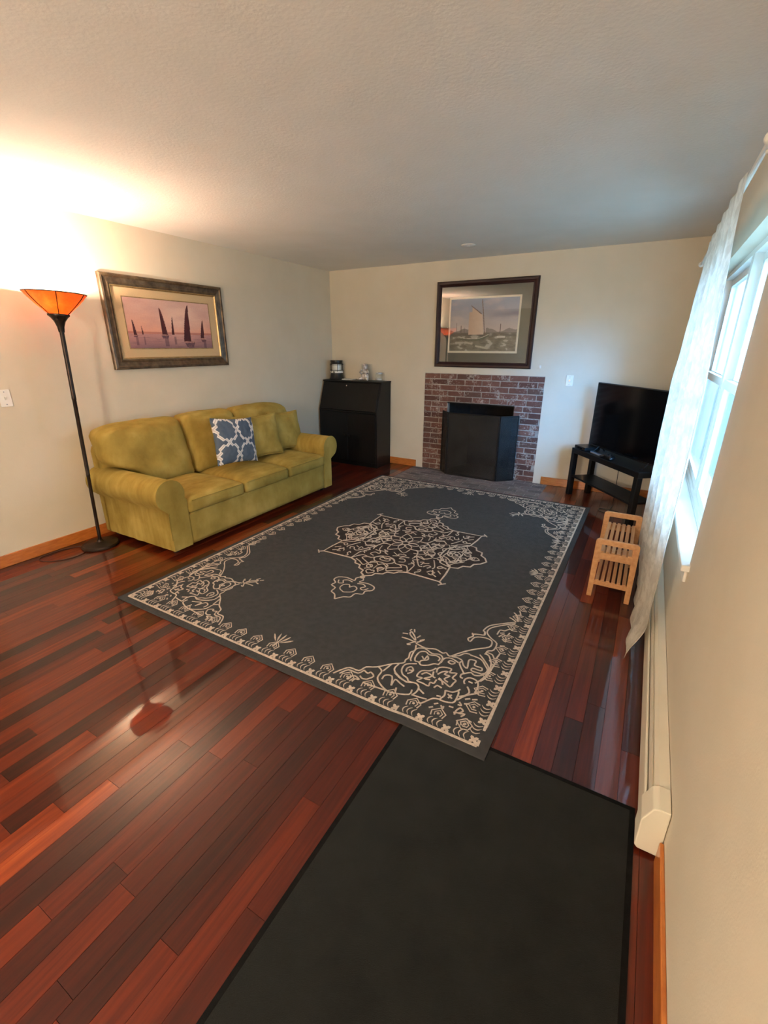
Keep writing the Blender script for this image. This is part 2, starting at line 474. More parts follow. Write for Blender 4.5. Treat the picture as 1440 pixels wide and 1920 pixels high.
# window: stool, frame, two sashes, glass
bm = BM(); box(bm, W-0.033, W+0.06, WY0-0.035, WY1+0.035, WZ0-0.03, WZ0, 0.005, 2)
bm2 = BM(); box(bm2, W+0.06, W+0.15, WY0, WY1, WZ0-0.03, WZ0)
win = link(bpy.data.objects.new('window_1', None)); win['kind'] = 'structure'
win.location = (W, -2.1, WZ0)
wb_ = (W, -2.1, WZ0)
struct('window_sill', bm, 'white', win, base=wb_)
struct('sloped_sill', bm2, 'white', win, base=wb_)
bm = BM(); box(bm, W-0.013, W, WY0-0.01, WY1+0.01, WZ0-0.09, WZ0-0.03, 0.003); struct('apron', bm, 'white', win, base=wb_)
def ring(bm, x0, x1, y0, y1, z0, z1, t, tz=None):
    tz = tz or t
    box(bm, x0, x1, y0, y0+t, z0, z1); box(bm, x0, x1, y1-t, y1, z0, z1)
    box(bm, x0, x1, y0+t, y1-t, z0, z0+tz); box(bm, x0, x1, y0+t, y1-t, z1-tz, z1)
bm = BM(); ring(bm, W+0.07, W+0.15, WY0, WY1, WZ0, WZ1, 0.03); box(bm, W+0.07, W+0.15, -2.14, -2.06, WZ0+0.03, WZ1-0.03)
struct('window_frame', bm, 'white', win, base=wb_)
for y0, y1 in ((WY0+0.03, -2.14), (-2.06, WY1-0.03)):
    zm = 1.34
    for nm, z0, z1, xo in (('lower_sash', WZ0+0.03, zm+0.02, 0.08), ('upper_sash', zm-0.02, WZ1-0.03, 0.112)):
        bm = BM(); ring(bm, W+xo, W+xo+0.03, y0, y1, z0, z1, 0.045)
        s = struct(nm, bm, 'white', win, base=wb_)
        bm = BM(); box(bm, W+xo+0.012, W+xo+0.016, y0+0.045, y1-0.045, z0+0.045, z1-0.045)
        struct('pane', bm, 'window_glass', s, base=wb_)

# hearth and fireplace limits on the floor grid
PW = 0.0763
HX0, HX1, HY = 1.3025, 3.0574, -0.60

# floor planks -------------------------------------------------------
def in_view(p):
    d = Vector(p)-CAMPOS; z = d.dot(fw)
    if z < 0.15: return None
    x = 720+F_PX*d.dot(r2)/z; y = 960-F_PX*d.dot(u2)/z
    return (x, y) if -60 < x < 1500 and -60 < y < 1980 else None
tones = [0.08, 0.16, 0.24, 0.32, 0.40, 0.46, 0.52, 0.58, 0.66, 0.78, 0.90]
planks = []
r0 = int(math.floor((XH)/PW)); r1 = int(math.ceil(W/PW))
rng = random.Random(21)
for r in range(r0, r1):
    x0 = max(XH, 0.0054+r*PW); x1 = min(W, 0.0054+(r+1)*PW)
    if x1-x0 < 0.004: continue
    ytop = 0.0
    xc = (x0+x1)/2
    if HX0 < xc < HX1: ytop = HY
    if xc < -0.0: ytop = YO
    y = ytop + 0.0
    first = True
    while y > YF:
        ln = rng.uniform(0.45, 1.75)
        if first: ln *= rng.uniform(0.4, 1.0); first = False
        y2 = max(YF, y-ln)
        if y2-YF < 0.2: y2 = YF
        planks.append((x0, x1, y2, y, rng.choice(tones)+rng.uniform(-0.05, 0.05), [rng.uniform(-1, 1)*0.00016 for _ in range(4)]))
        y = y2
def plank_verts(pl):
    x0, x1, y0, y1, t, dz = pl
    g, c = 0.0001, 0.0005
    lo = [(x0+g, y0+g, -0.0035), (x1-g, y0+g, -0.0035), (x1-g, y1-g, -0.0035), (x0+g, y1-g, -0.0035)]
    hi = [(x0+g+c, y0+g+c, dz[0]), (x1-g-c, y0+g+c, dz[1]), (x1-g-c, y1-g-c, dz[2]), (x0+g+c, y1-g-c, dz[3])]
    return lo+hi
PF = [(4, 5, 6, 7), (0, 1, 5, 4), (1, 2, 6, 5), (2, 3, 7, 6), (3, 0, 4, 7)]
def score(pl):
    x0, x1, y0, y1, t, dz = pl
    s = 0.0; n = 8
    for k in range(n):
        y = y0+(y1-y0)*(k+0.5)/n; x = (x0+x1)/2
        q = in_view((x, y, 0))
        if q is None: continue
        if 1.2 < x < 3.52 and -3.98 < y < -0.66: continue      # covered by the rug
        if 3.24 < x < 4.1 and y < -4.0: continue               # covered by the runner
        d = (Vector((x, y, 0))-CAMPOS)
        s += (y1-y0)/n*(x1-x0)/d.length_squared*abs(d.normalized().z)
    return s
planks.sort(key=score, reverse=True)
for pl in planks[:298]:
    me = bpy.data.meshes.new('plank')
    me.from_pydata(plank_verts(pl), [], PF)
    a = me.attributes.new('tone', 'FLOAT', 'POINT'); a.data.foreach_set('value', [pl[4]]*8)
    me.materials.append(MAT['plank'])
    o = link(bpy.data.objects.new('plank', me)); o.parent = floor
    o['kind'] = 'structure'
vs, fs, tv = [], [], []
for pl in planks[298:]:
    b = len(vs); vs += plank_verts(pl); fs += [tuple(i+b for i in f) for f in PF]; tv += [pl[4]]*8
me = bpy.data.meshes.new('further_planks'); me.from_pydata(vs, [], fs)
a = me.attributes.new('tone', 'FLOAT', 'POINT'); a.data.foreach_set('value', tv); me.materials.append(MAT['plank'])
o = link(bpy.data.objects.new('further_planks', me)); o.parent = floor; o['kind'] = 'stuff'

# fireplace ----------------------------------------------------------
fp = thing('fireplace', 'red brick fireplace with white mortar stains set flush in the cream wall', 'fireplace', (2.152, 0, 0))
fb = (2.152, 0, 0)
OX0, OX1, OZ = 1.741, 2.571, 0.8814
CH = 0.0678
bm = BM()
box(bm, FX0, OX0, 0.006, 0.10, 0, FZ); box(bm, OX1, FX1, 0.006, 0.10, 0, FZ); box(bm, OX0, OX1, 0.006, 0.10, OZ, FZ)
obj('mortar_bed', bm, 'mortar', fp, fb)
brick_cache = {}
def brick_mesh(name, ln, hgt, dep, var, mat):
    k = (name, round(ln, 3), var)
    if k in brick_cache: return brick_cache[k]
    rg = random.Random(hash(k) % 9999)
    b = bmesh.new()
    box(b, -ln/2, ln/2, 0, dep, -hgt/2, hgt/2)
    for v in b.verts:
        v.co += Vector((rg.uniform(-1, 1)*0.0025, rg.uniform(-0.5, 1)*0.0015, rg.uniform(-1, 1)*0.002))
    bmesh.ops.bevel(b, geom=[e for e in b.edges if (e.verts[0].co.y+e.verts[1].co.y)/2 < dep*0.9], offset=0.0035, segments=1, affect='EDGES')
    me = bpy.data.meshes.new(name); b.to_mesh(me); b.free(); me.materials.append(MAT[mat])
    brick_cache[k] = me
    return me
def put_brick(parent, base, ln, hgt, dep, mat, pos, rot=None):
    o = link(bpy.data.objects.new('brick', brick_mesh('brick_'+mat, ln, hgt, dep, random.randrange(4), mat)))
    o.parent = parent; o.location = Vector(pos)-Vector(base)
    if rot: o.rotation_euler = rot
    return o
BL, JT = 0.2025, 0.0120
for i in range(18):
    z = i*CH+CH/2
    spans = [(FX0, FX1)] if i >= 13 else [(FX0, OX0), (OX1, FX1)]
    off = 0 if i % 2 else (BL+JT)/2
    for s0, s1 in spans:
        x = FX0-off if s0 == FX0 else OX1-off-0.02*(i % 3)
        while x < s1-0.01:
            a, b = max(x, s0+0.002), min(x+BL, s1-0.002)
            if b-a > 0.03: put_brick(fp, fb, b-a, CH-JT, 0.07, 'brick', ((a+b)/2, -0.003+random.uniform(-1, 1)*0.0015, z))
            x += BL+JT
bm = BM(); box(bm, OX0-0.004, OX1+0.004, 0.0, 0.09, OZ-0.012, OZ-0.002); obj('lintel', bm, 'black_metal', fp, fb)
bm = BM()
poly = [(OX0, 0.08), (OX0+0.13, 0.5), (OX1-0.13, 0.5), (OX1, 0.08)]
for (ax, ay), (bx_, by) in zip(poly, poly[1:]):
    f = [bm.verts.new(p) for p in ((ax, ay, 0), (bx_, by, 0), (bx_, by, 1.15), (ax, ay, 1.15))]; bm.faces.new(f)
bm.faces.new([bm.verts.new(p) for p in ((OX0, 0.001, 0.0), (OX1, 0.001, 0.0), (OX1, 0.08, 0.0), (OX1-0.13, 0.5, 0.0), (OX0+0.13, 0.5, 0.0), (OX0, 0.08, 0.0))])
bm.faces.new([bm.verts.new(p) for p in ((OX0, 0.08, 1.15), (OX1, 0.08, 1.15), (OX1-0.13, 0.5, 1.15), (OX0+0.13, 0.5, 1.15))])
bm.faces.new([bm.verts.new(p) for p in ((OX0, 0.081, OZ), (OX1, 0.081, OZ), (OX1, 0.081, 1.15), (OX0, 0.081, 1.15))])
obj('firebox', bm, 'soot', fp, fb)

# hearth -------------------------------------------------------------
he = thing('hearth', 'flush hearth of grey weathered bricks in the floor before the fireplace', 'hearth', (2.18, -0.3, 0))
hb = (2.18, -0.3, 0)
bm = BM(); box(bm, HX0, HX1, HY, 0.0, -0.0039, -0.0032); pass
obj('mortar_bed', bm, 'mortar_dark', he, hb)
for j in range(6):
    y = -0.05-j*0.1
    x = HX0-(0.107 if j % 2 else 0.0)
    while x < HX1-0.02:
        a, b = max(x, HX0+0.002), min(x+0.204, HX1-0.002)
        if b-a > 0.03:
            o = put_brick(he, hb, b-a, 0.0885, 0.0034, 'hearth_brick', ((a+b)/2, y, 0.0012+random.uniform(-1, 1)*0.0008), (-pi/2, 0, 0))
        x += 0.2145

# fire screen: three hinged panels of mesh in iron frames ---------------
fs_ = thing('fire_screen', 'black three-panel folding mesh fire screen standing before the firebox', 'fire screen', (2.15, -0.12, 0.0))
sb = (2.15, -0.12, 0.0)
pts = [(1.700, -0.035), (1.825, -0.165), (2.478, -0.195), (2.655, -0.035)]
SH = 0.775
for i in range(3):
    (ax, ay), (bx_, by) = pts[i], pts[i+1]
    d = Vector((bx_-ax, by-ay, 0)); ln = d.length; d.normalize()
    M4 = Matrix.Translation((ax, ay, 0.004)) @ Matrix(((d.x, -d.y, 0, 0), (d.y, d.x, 0, 0), (0, 0, 1, 0), (0, 0, 0, 1)))
    b2 = BM(); t = 0.014; e = 0.003
    box(b2, e, e+t, -0.006, 0.006, 0, SH, 0.002); box(b2, ln-e-t, ln-e, -0.006, 0.006, 0, SH, 0.002)
    box(b2, e+t, ln-e-t, -0.006, 0.006, 0, t, 0.002); box(b2, e+t, ln-e-t, -0.006, 0.006, SH-t, SH, 0.002)
    bm = BM(); join(bm, b2, M4)
    fr = obj('panel_frame', bm, 'black_metal', fs_, sb)
    b2 = BM(); box(b2, e+t, ln-e-t, -0.001, 0.001, t, SH-t)
    bm = BM(); join(bm, b2, M4)
    obj('mesh_panel', bm, 'mesh', fr, sb)
for x, y in pts[1:3]:
    for z in (0.12, 0.4, 0.68):
        bm = BM(); lathe(bm, [(0, -0.022), (0.006, -0.022), (0.006, 0.022), (0, 0.022)], 10, (x, y-0.004, z)); obj('hinge', bm, 'black_metal', fs_, sb)

# ------------------------------------------------------------------ area rug
CORNER=[[(810,113),(792,150),(762,189),(709,193),(692,234),(646,261),(589,321),(554,346),(540,363),(544,384),(538,407),(550,449),(536,477),(550,520)],[(782,127),(757,172),(703,175),(688,209)],[(688,209),(660,199),(651,213),(624,194),(644,158)],[(637,266),(608,247),(603,198),(572,166),(518,141),(481,145),(418,171),(419,206)],[(589,321),(603,250)],[(559,338),(561,292),(524,261),(470,241),(441,250)],[(645,132),(600,134),(524,141)],[(727,110),(724,132),(706,151),(674,140),(694,133),(697,110)],[(578,196),(579,229),(545,240),(518,181)],[(518,181),(521,228),(486,216),(459,207)],[(490,181),(481,155)],[(684,164),(665,154),(644,159)],[(558,535),(494,523),(445,542),(399,530),(384,543),(357,525),(331,561),(298,606),(255,652),(201,701),(197,743),(212,767),(254,770),(297,746),(306,698),(326,719),(308,754),(322,779)],[(320,766),(289,783),(256,793),(260,820)],[(513,390),(526,407),(536,490),(496,517),(446,499),(411,511),(385,497),(379,459),(383,434)],[(497,399),(509,425),(508,476),(481,496),(454,482),(419,494),(394,483),(394,459)],[(497,399),(478,402),(456,387),(424,405),(405,428),(379,436)],[(482,453),(461,436),(459,470),(444,442),(471,419),(471,398)],[(500,304),(508,330),(493,350),(475,334),(478,310),(490,295)],[(494,323),(481,326)],[(480,385),(526,355),(528,311),(506,278),(476,267),(457,249),(422,255),(400,240),(394,209),(402,178)],[(547,270),(506,249),(461,239)],[(380,404),(399,370),(437,348),(440,302),(411,304),(426,274),(392,272),(362,268),(365,295),(347,298),(346,327)],[(426,324),(409,349),(375,339),(402,305),(372,312)],[(381,373),(371,341),(355,336)],[(366,374),(372,409),(347,431),(311,436),(309,407),(276,419),(283,378),(261,369),(265,345),(271,314),(305,329),(341,337)],[(357,364),(342,395),(319,409),(327,382),(299,383),(315,352),(290,338)],[(340,345),(321,334),(305,308)],[(335,270),(326,292),(301,287)],[(280,281),(271,247),(279,213),(222,224),(216,265),(224,307),(247,287),(280,281)],[(261,266),(233,246)],[(250,240),(244,269)],[(283,214),(307,207),(324,184),(343,148),(359,145)],[(283,234),(303,229)],[(231,303),(221,323)],[(406,176),(366,179),(333,185)],[(395,229),(370,216),(358,210)],[(347,527),(320,534),(287,524),(291,495),(245,436)],[(347,539),(317,552),(296,586),(269,593)],[(287,524),(268,492),(245,482),(256,531),(254,552),(224,557),(219,520),(181,519),(179,497),(220,496),(219,474),(176,476),(165,475)],[(241,439),(217,460),(195,450),(164,468),(150,514),(172,547),(207,583),(267,589)],[(223,615),(195,590),(150,537),(144,488),(160,427),(176,397)],[(205,634),(180,632),(150,575),(142,518)],[(133,618),(140,475),(158,421)],[(201,653),(166,648),(143,620),(133,684)],[(237,401),(251,403),(254,424),(241,439)],[(215,367),(225,382),(224,404),(204,423),(169,415),(153,375),(155,334)],[(206,393),(184,392)],[(198,356),(178,327),(186,299),(211,275)],[(153,342),(140,356)],[(136,344),(185,297),(210,250)],[(347,478),(339,494),(313,490),(325,471),(347,478)],[(376,453),(374,495),(342,513),(297,499)],[(292,174),(277,189)],[(261,183),(246,167),(249,184)],[(228,196),(219,195)],[(196,245),(181,229),(197,226)],[(180,273),(172,285)],[(151,287),(141,296)],[(303,140),(288,155)],[(188,159),(190,187),(179,212),(162,200),(174,178),(149,187),(160,163)],[(197,171),(186,177)],[(174,245),(164,251)],[(153,742),(142,748)],[(145,716),(143,717)],[(561,542),(608,547),(651,545)],[(567,548),(597,503),(578,510)],[(559,543),(544,561),(531,587),(551,566)],[(571,555),(622,591),(626,618),(587,583),(571,555)],[(575,580),(566,609)],[(639,620),(647,635)],[(607,619),(621,646)],[(664,581),(634,589)],[(257,792),(264,827),(275,833),(258,897),(197,957),(135,1010)],[(133,995),(192,940),(244,880),(251,826),(214,784),(174,754),(172,688),(195,668),(199,644),(183,632)],[(257,792),(306,777),(319,763)],[(133,1012),(154,1027),(180,1039)],[(125,1017),(145,1077),(170,1104)],[(143,1087),(129,1100),(146,1142)],[(196,834),(193,884),(169,890),(151,917),(131,920)],[(182,818),(167,851),(145,848),(138,884)],[(159,808),(137,790),(143,825)],[(185,856),(163,869)]]
MEDAL=[[(241,452),(240,387),(235,317),(196,289)],[(216,226),(268,310),(296,313)],[(253,256),(279,241),(276,293)],[(297,85),(291,122),(247,93),(222,44),(247,23),(283,52)],[(186,176),(173,231)],[(186,176),(232,190),(267,203)],[(186,176),(153,84),(120,89)],[(186,176),(242,275)],[(398,266),(419,241),(468,262),(445,251),(415,280),(398,266)],[(363,376),(379,343),(417,356),(404,375),(449,406)],[(380,389),(413,393),(388,326)],[(291,382),(308,360),(313,393),(288,419),(301,435)],[(425,316),(462,353)],[(303,315),(323,278),(354,285),(337,319)],[(288,261),(323,241)],[(360,75),(369,2),(396,-42),(446,-43),(485,3),(480,46),(487,120),(459,143),(431,114),(396,82),(360,75)],[(391,-12),(418,14),(416,50),(389,24),(391,-12)],[(432,7),(459,5)],[(488,68),(524,105),(538,78)],[(521,-18),(548,-33),(572,19),(594,7)],[(546,8),(584,25)],[(464,-68),(474,-116),(500,-75),(528,-90)],[(447,-159),(474,-116)],[(338,61),(336,-65),(377,-133),(424,-160),(480,-208)],[(163,-84),(234,-6),(268,18)],[(89,-87),(148,-91),(175,-138),(182,-205)],[(202,-76),(235,-110),(283,-108)],[(237,-52),(285,-50),(297,-102)],[(330,172),(379,271),(375,309)],[(400,106),(435,176),(479,219)],[(343,139),(379,157),(387,113)],[(365,139),(387,178)],[(172,1),(155,26),(172,74)],[(147,-29),(201,-1)]]

ra = -0.0028
RW, RL, RT = 2.4386, 3.399, 0.009
rug = thing('area_rug', 'large charcoal rug with a tan floral medallion and corner scrolls', 'rug', (1.145, -4.0314, 0), ra)
def rug_lift(u, v):
    # the near right corner rides over the edge of the runner underneath
    a = max(0.0, min(1.0, (u-1.98)/0.10)); b = max(0.0, min(1.0, (0.20-v)/0.10))
    a = a*a*(3-2*a); b = b*b*(3-2*b)
    w = 0.0012*noise.noise(Vector((u*1.7, v*1.7, 3.1)))
    return 0.0066*a*b + max(0.0, 0.0006+w)
def rug_slab(bm, nx, ny, z0, z1):
    top = [[None]*(ny+1) for _ in range(nx+1)]; bot = [[None]*(ny+1) for _ in range(nx+1)]
    for i in range(nx+1):
        for j in range(ny+1):
            u = RW*i/nx; v = RL*j/ny; l = rug_lift(u, v)
            e = 0.002 if i in (0, nx) or j in (0, ny) else 0
            top[i][j] = bm.verts.new((u, v, z1+l-e)); bot[i][j] = bm.verts.new((u, v, z0+l))
    for i in range(nx):
        for j in range(ny):
            bm.faces.new((top[i][j], top[i+1][j], top[i+1][j+1], top[i][j+1]))
    for i in range(nx):
        bm.faces.new((bot[i][0], bot[i+1][0], top[i+1][0], top[i][0])); bm.faces.new((top[i][ny], top[i+1][ny], bot[i+1][ny], bot[i][ny]))
    for j in range(ny):
        bm.faces.new((top[0][j], top[0][j+1], bot[0][j+1], bot[0][j])); bm.faces.new((bot[nx][j], bot[nx][j+1], top[nx][j+1], top[nx][j]))
bm = BM(); rug_slab(bm, 72, 100, 0.0005, RT); obj('pile', bm, 'rug', rug)
def ribbon(bm, pts, w, closed=False, h=0.0012, smooth=True, taper=False):
    p = [Vector((a, b, 0)) for a, b in pts]
    if smooth and len(p) > 2:
        p = catmull(p + ([p[0]] if closed else []), 3)
    n = len(p); q = []
    for i, c in enumerate(p):
        t = p[min(i+1, n-1)]-p[max(i-1, 0)]
        if t.length < 1e-7: t = Vector((1, 0, 0))
        t.normalize(); nn = Vector((-t.y, t.x, 0))
        ww = w/2*(1.0 if not taper else max(0.25, sin(pi*min(0.96, max(0.04, i/(n-1))))))
        z = RT+rug_lift(min(RW, max(0, c.x)), min(RL, max(0, c.y)))
        hh = Vector((0, 0, z+h)); lo = Vector((0, 0, z-0.001))
        q.append([bm.verts.new(c+nn*ww*1.12+lo), bm.verts.new(c+nn*ww*0.8+hh), bm.verts.new(c-nn*ww*0.8+hh), bm.verts.new(c-nn*ww*1.12+lo)])
    for a, b in zip(q, q[1:]):
        for k in range(3): bm.faces.new((a[k+1], a[k], b[k], b[k+1]))
def blob(bm, cx, cy, pts, h=0.0012):
    z = RT+rug_lift(min(RW, max(0, cx)), min(RL, max(0, cy)))
    vs = [bm.verts.new((cx+a, cy+b, z+h)) for a, b in pts]
    f = bm.faces.new(vs)
    lo = [bm.verts.new((cx+a*1.06, cy+b*1.06, z-0.001)) for a, b in pts]
    for i in range(len(vs)): bm.faces.new((vs[i], lo[i], lo[(i+1) % len(vs)], vs[(i+1) % len(vs)]))
# border: tan line, four-lobed stars, curved bars, gabled hooks
bm = BM()
e = 0.046
box_line = [(e, e), (RW-e, e), (RW-e, RL-e), (e, RL-e)]
for i in range(4):
    a, b = box_line[i], box_line[(i+1) % 4]
    n = 30
    ribbon(bm, [(a[0]+(b[0]-a[0])*k/n, a[1]+(b[1]-a[1])*k/n) for k in range(n+1)], 0.014, smooth=False)
obj('border_line', bm, 'rug_yarn', rug)
star = []
for k in range(16):
    a = 2*pi*k/16; r = 0.023*(0.42+0.58*abs(cos(2*a+0.0))**1.5); star.append((r*cos(a), r*sin(a)))
star4 = [(x*cos(pi/4)-y*sin(pi/4), x*sin(pi/4)+y*cos(pi/4)) for x, y in star]
bs, bb, bg = BM(), BM(), BM()
def unit(P, D, N):
    """one border repeat: star at P, bars and gable half a pitch on; D along the edge, N inwards"""
    pt = lambda s, t: (P[0]+D[0]*s+N[0]*t, P[1]+D[1]*s+N[1]*t)
    c = pt(0, 0.068); blob(bs, c[0], c[1], star4)
    for k in (0, 1, 2):
        s = 0.034+0.022*k
        ribbon(bb, [pt(s+0.012, 0.056), pt(s, 0.072), pt(s+0.002, 0.088), pt(s+0.014, 0.100)], 0.006, taper=True)
    ribbon(bg, [pt(0.034, 0.104), pt(0.028, 0.134), pt(0.060, 0.166), pt(0.094, 0.136), pt(0.086, 0.106)], 0.0065, smooth=False)
    ribbon(bg, [pt(0.048, 0.112), pt(0.044, 0.132), pt(0.062, 0.150), pt(0.080, 0.132), pt(0.074, 0.112)], 0.005, smooth=False)
    c = pt(0.061, 0.128); blob(bg, c[0], c[1], [(0.007*cos(a), 0.007*sin(a)) for a in (0, 1, 2, 3, 4, 5)])
def run(A, B, N):
    ln = math.dist(A, B); n = round((ln-0.14)/0.1185); D = ((B[0]-A[0])/ln, (B[1]-A[1])/ln)
    for k in range(n):
        s = 0.07+(ln-0.14)*k/n
        unit((A[0]+D[0]*s, A[1]+D[1]*s), D, N)
run((0, 0), (RW, 0), (0, 1)); run((RW, 0), (RW, RL), (-1, 0)); run((RW, RL), (0, RL), (0, -1)); run((0, RL), (0, 0), (1, 0))
obj('border_stars', bs, 'rug_yarn', rug)['kind'] = 'stuff'
obj('border_bars', bb, 'rug_yarn', rug)['kind'] = 'stuff'
obj('border_hooks', bg, 'rug_yarn', rug)['kind'] = 'stuff'
for sx in (0, 1):
    for sy in (0, 1):
        bm = BM()
        for pl in CORNER:
            p = [((RW-a/1000) if sx else a/1000, (RL-b/1000) if sy else b/1000) for a, b in pl]
            if len(p) == 2 and math.dist(p[0], p[1]) < 0.02:
                p[1] = (p[1][0]+0.012, p[1][1]+0.004)
            ribbon(bm, p, 0.0088)
        obj('corner_scroll', bm, 'rug_yarn', rug)
# sprouts at the middle of each edge
def sprout(bm, P, D, N, s=1.0):
    pt = lambda a, b: (P[0]+(D[0]*a+N[0]*b)*s, P[1]+(D[1]*a+N[1]*b)*s)
    ribbon(bm, [pt(0, 0), pt(0, 0.05)], 0.009)
    for a in (-0.9, -0.45, 0, 0.45, 0.9):
        ribbon(bm, [pt(0.02*a, 0.045), pt(0.055*a, 0.085-0.012*a*a), pt(0.075*a, 0.118-0.03*a*a)], 0.011, taper=True)
bm = BM()
sprout(bm, (RW/2, 0.12), (1, 0), (0, 1)); sprout(bm, (RW/2, RL-0.12), (1, 0), (0, -1))
sprout(bm, (RW-0.12, RL/2), (0, 1), (-1, 0), 0.8); sprout(bm, (0.12, RL/2), (0, 1), (1, 0), 0.8)
obj('edge_sprouts', bm, 'rug_yarn', rug)
# medallion
MX, MY = 1.225, 1.685
quad = [(0, -0.645), (0.045, -0.612), (0.05, -0.575), (0.10, -0.555), (0.115, -0.515), (0.165, -0.505), (0.185, -0.47), (0.238, -0.448),
        (0.36, -0.450), (0.497, -0.456), (0.492, -0.34), (0.478, -0.222), (0.535, -0.205), (0.555, -0.155), (0.605, -0.140), (0.615, -0.085), (0.655, -0.055), (0.684, 0.0)]
full = quad + [(x, -y) for x, y in quad[::-1][1:]]
full = full + [(-x, y) for x, y in full[::-1][1:-1]]
gpts = full
bm = BM()
z = RT+0.0009
c = bm.verts.new((MX, MY, z+0.0006)); vs = [bm.verts.new((MX+x, MY+y, RT+0.0007+rug_lift(MX+x, MY+y))) for x, y in gpts]
for i in range(len(vs)): bm.faces.new((c, vs[i], vs[(i+1) % len(vs)]))
obj('medallion_ground', bm, 'rug_ground', rug)
bm = BM()
ribbon(bm, [(MX+x, MY+y) for x, y in full+[full[0]]], 0.014, smooth=False, h=0.002)
for sx in (1, -1):
    for sy in (1, -1):
        for pl in MEDAL:
            ribbon(bm, [(MX+sx*a/1000, MY+sy*b/1000) for a, b in pl], 0.0095, h=0.0024)
        ribbon(bm, [(MX+sx*0.497, MY+sy*0.456), (MX+sx*0.53, MY+sy*0.485)], 0.014, h=0.0018)
        ribbon(bm, [(MX+sx*0.545, MY+sy*0.46), (MX+sx*0.525, MY+sy*0.48), (MX+sx*0.505, MY+sy*0.505)], 0.010, h=0.0018)
        ribbon(bm, [(MX+sx*0.24, MY+sy*0.445), (MX+sx*0.19, MY+sy*0.36), (MX+sx*0.11, MY+sy*0.37), (MX+sx*0.05, MY+sy*0.31), (MX+sx*0.0, MY+sy*0.34)], 0.010, h=0.0024)
        ribbon(bm, [(MX+sx*0.478, MY+sy*0.22), (MX+sx*0.38, MY+sy*0.18), (MX+sx*0.37, MY+sy*0.10), (MX+sx*0.31, MY+sy*0.05), (MX+sx*0.34, MY)], 0.010, h=0.0024)
        ribbon(bm, [(MX+sx*0.06, MY+sy*0.55), (MX+sx*0.03, MY+sy*0.50), (MX+sx*0.08, MY+sy*0.46), (MX+sx*0.03, MY+sy*0.42), (MX, MY+sy*0.45)], 0.009, h=0.0024)
for k in range(8):
    a = 2*pi*k/8; a2 = a+pi/8
    P = lambda r, t: (MX+r*cos(t), MY+r*sin(t))
    ribbon(bm, [P(0.035, a-0.3), P(0.085, a-0.28), P(0.12, a), P(0.085, a+0.28), P(0.035, a+0.3)], 0.008, h=0.0024)
    ribbon(bm, [P(0.13, a2-0.35), P(0.19, a2), P(0.13, a2+0.35)], 0.009, h=0.0024)
    ribbon(bm, [P(0.20, a), P(0.25, a2-0.12), P(0.235, a2+0.1), P(0.21, a2)], 0.008, h=0.0024)
ribbon(bm, [(MX+0.03*cos(t*pi/6), MY+0.03*sin(t*pi/6)) for t in range(13)], 0.010, h=0.0024)
obj('medallion_scroll', bm, 'rug_yarn', rug)
pend = [(0.0, -0.66), (0.03, -0.70), (0.02, -0.735), (0.085, -0.725), (0.145, -0.745), (0.155, -0.79), (0.12, -0.82), (0.125, -0.86), (0.08, -0.88), (0.075, -0.93), (0.035, -0.95), (0.0, -1.0)]
LOBE = [[(0.0, -0.60), (0.03, -0.57), (0.02, -0.54), (0.0, -0.55)], [(0.20, -0.44), (0.15, -0.465), (0.10, -0.50), (0.085, -0.46), (0.13, -0.43), (0.17, -0.40), (0.14, -0.37)],
        [(0.0, -0.40), (0.05, -0.405), (0.085, -0.36), (0.06, -0.31), (0.0, -0.29)], [(0.0, -0.37), (0.035, -0.36), (0.04, -0.33), (0.0, -0.32)], [(0.05, -0.41), (0.075, -0.43), (0.06, -0.45)],
        [(0.11, -0.33), (0.15, -0.31), (0.13, -0.27), (0.09, -0.28), (0.10, -0.24), (0.15, -0.23)], [(0.02, -0.50), (0.05, -0.52), (0.07, -0.49), (0.04, -0.47), (0.02, -0.50)], [(0.0, -0.52), (0.0, -0.46)],
        [(0.02, -0.26), (0.06, -0.24), (0.05, -0.21), (0.09, -0.20)], [(0.19, -0.33), (0.22, -0.29), (0.19, -0.25), (0.23, -0.22)], [(0.17, -0.19), (0.21, -0.16), (0.26, -0.19), (0.30, -0.15)]]
bm = BM()
for sx in (1, -1):
    for sy in (1, -1):
        for pl in LOBE:
            ribbon(bm, [(MX+sx*x, MY+sy*y) for x, y in pl], 0.0095, h=0.0024)
        for pl in LOBE[:2]+LOBE[4:7]:
            ribbon(bm, [(MX+sx*-y*1.05, MY+sy*-x*0.95) for x, y in pl], 0.0075, h=0.0024)
obj('medallion_buds', bm, 'rug_yarn', rug)
for s in (1, -1):
    bm = BM()
    for m in (1, -1):
        ribbon(bm, [(MX+m*x, MY+s*y) for x, y in pend], 0.010)
        ribbon(bm, [(MX+m*x, MY+s*y) for x, y in [(0.0, -0.90), (0.05, -0.87), (0.055, -0.82), (0.02, -0.80), (0.0, -0.83)]], 0.009)
        ribbon(bm, [(MX+m*x, MY+s*y) for x, y in [(0.02, -0.76), (0.06, -0.75), (0.09, -0.77), (0.07, -0.80), (0.10, -0.815), (0.12, -0.78)]], 0.009)
    blob(bm, MX, MY+s*-0.665, [(0.02*cos(t*pi/5), 0.02*sin(t*pi/5)) for t in range(10)])
    obj('pendant', bm, 'rug_yarn', rug)

